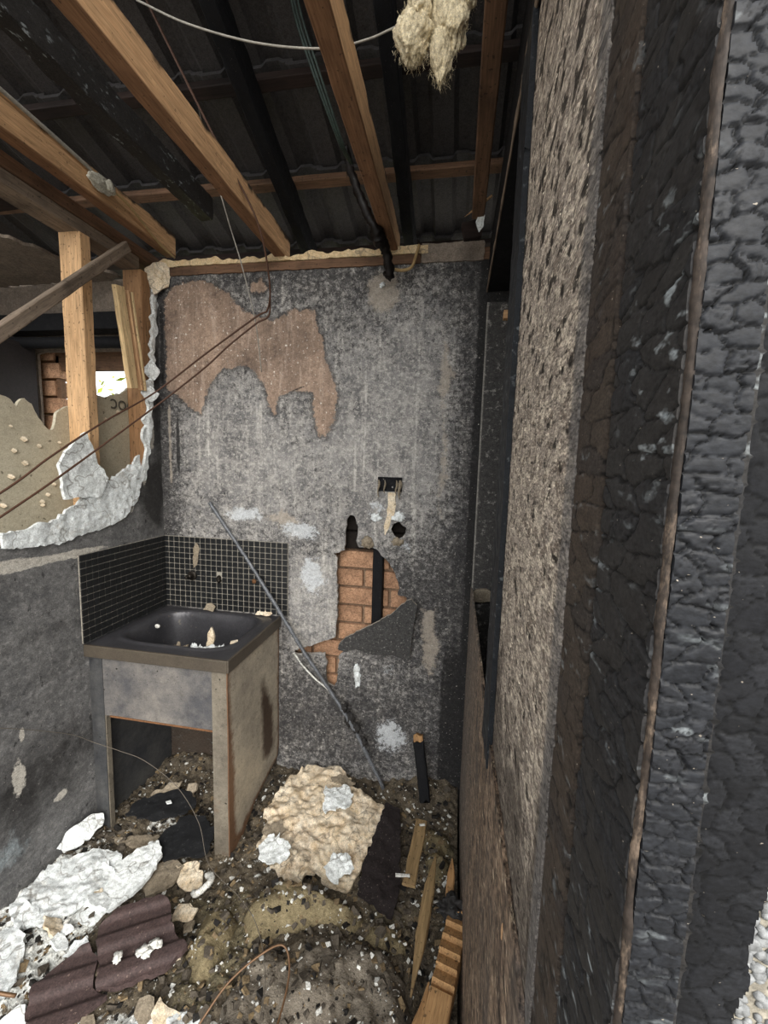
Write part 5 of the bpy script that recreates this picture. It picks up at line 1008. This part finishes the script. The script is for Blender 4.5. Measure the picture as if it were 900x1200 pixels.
tag(tube('copper_wire', [(.78, -.96, .20), (.83, -.885, .25), (.90, -.825, .28), (.945, -.80, .28), (.975, -.83, .26), (.985, -.90, .24), (.985, -1.05, .23)], .0028, MAT['wire_copper'], n=10), 'bent copper-coloured wire over the grey batt', 'wire')
tag(tube('thin_rod', [(.10, -1.06, .22), (.20, -1.02, .24), (.30, -.995, .22)], .0045, MAT['wire_copper'], n=6), 'brown rod at the bottom left corner', 'rod')
# hanging cream wool
hw = empty('hanging_insulation', (1.26, -.70, 2.75)); tag(hw, 'cream glass wool hanging in tufts from the roof', 'insulation')
def tuft(c, r, seed, tip=0.):
    me = blob_mesh('wool_tuft', 1, 1, 1, seed, .30, 2.2, 5); P = np.array([v.co[:] for v in me.vertices])
    k = 1+.42*(fbm(P[:, 0]*7, P[:, 1]*7, P[:, 2]*4, 5, seed+4, .7)-.5); P = P*k[:, None]
    lo = np.clip(-P[:, 2], 0, 1.5); P[:, 0] *= 1-tip*lo**1.4*.6; P[:, 1] *= 1-tip*lo**1.4*.6; P[:, 2] += (fbm(P[:, 0]*6, P[:, 1]*6, None, 3, seed+5)-.5)*.35*lo
    P = P*np.array(r); me.vertices.foreach_set('co', P.ravel()); me.update()
    o = link('wool_tuft', me, MAT['wool_cream']); o.parent = hw; o.matrix_local = Matrix.Translation(Vector(c)-hw.location); return o
tuft((1.208, -.70, 2.570), (.040, .040, .055), 3, .3)
tuft((1.222, -.71, 2.625), (.028, .034, .05), 4)
tuft((1.288, -.70, 2.60), (.040, .044, .075), 6, .2)
tuft((1.272, -.70, 2.525), (.026, .030, .060), 8, .9)
tuft((1.312, -.71, 2.68), (.042, .045, .08), 9)
tuft((1.225, -.72, 2.71), (.020, .03, .06), 11)
V, Fs = [], []
for i in range(1500):
    cx, cz, rx, rz = random.choice(((1.208, 2.570, .040, .055), (1.288, 2.60, .040, .075), (1.272, 2.525, .024, .055), (1.312, 2.68, .042, .07)))
    th = random.uniform(0, 6.28); ph = math.acos(random.uniform(-1, 1)); p = Vector((cx+rx*math.sin(ph)*math.cos(th), -.70+.042*math.sin(ph)*math.sin(th), cz+rz*math.cos(ph)))
    d = Vector((random.gauss(0, 1), random.gauss(0, 1), random.gauss(-.8, 1))).normalized()*.0032; k = len(V)
    for j in range(6):
        d = (d+Vector((random.gauss(0, .0015), random.gauss(0, .0015), random.gauss(0, .0015)))).normalized()*.0032; p = p+d; V += [tuple(p), tuple(p+Vector((.0005, .0003, .0002)))]
    for j in range(5): Fs.append((k+2*j, k+2*j+1, k+2*j+3, k+2*j+2))
o = link('loose_fibres', mesh('loose_fibres', V, Fs, False), MAT['wool_cream']); o.parent = hw; o.matrix_local = Matrix.Translation(-hw.location); o['kind'] = 'stuff'

# ---- garden shrub outside the far window
sh = empty('garden_shrub', (-.9, 2.2, -.14)); tag(sh, 'sunlit yellow-green shrub outside the far window', 'shrub')
tube('stem', [(0, 0, 0), (.03, .02, .6), (-.02, .03, 1.3), (.02, 0, 2.0)], .03, MAT['wood_grey'], sh, radii=[.035, .03, .02, .01])
V, Fs = [], []
for i in range(6000):
    p = Vector((random.gauss(0, .75), random.gauss(0, .35), 1.75+random.gauss(0, .5))); s = random.uniform(.025, .06); a = Vector((random.uniform(-1, 1), random.uniform(-1, 1), random.uniform(-1, 1))).normalized()*s; b = a.orthogonal().normalized()*s*.45; k = len(V)
    V += [tuple(p-a), tuple(p+b), tuple(p+a), tuple(p-b)]; Fs.append((k, k+1, k+2, k+3))
o = link('leaves', mesh('leaves', V, Fs, False), MAT['grass'], sh); o['kind'] = 'stuff'
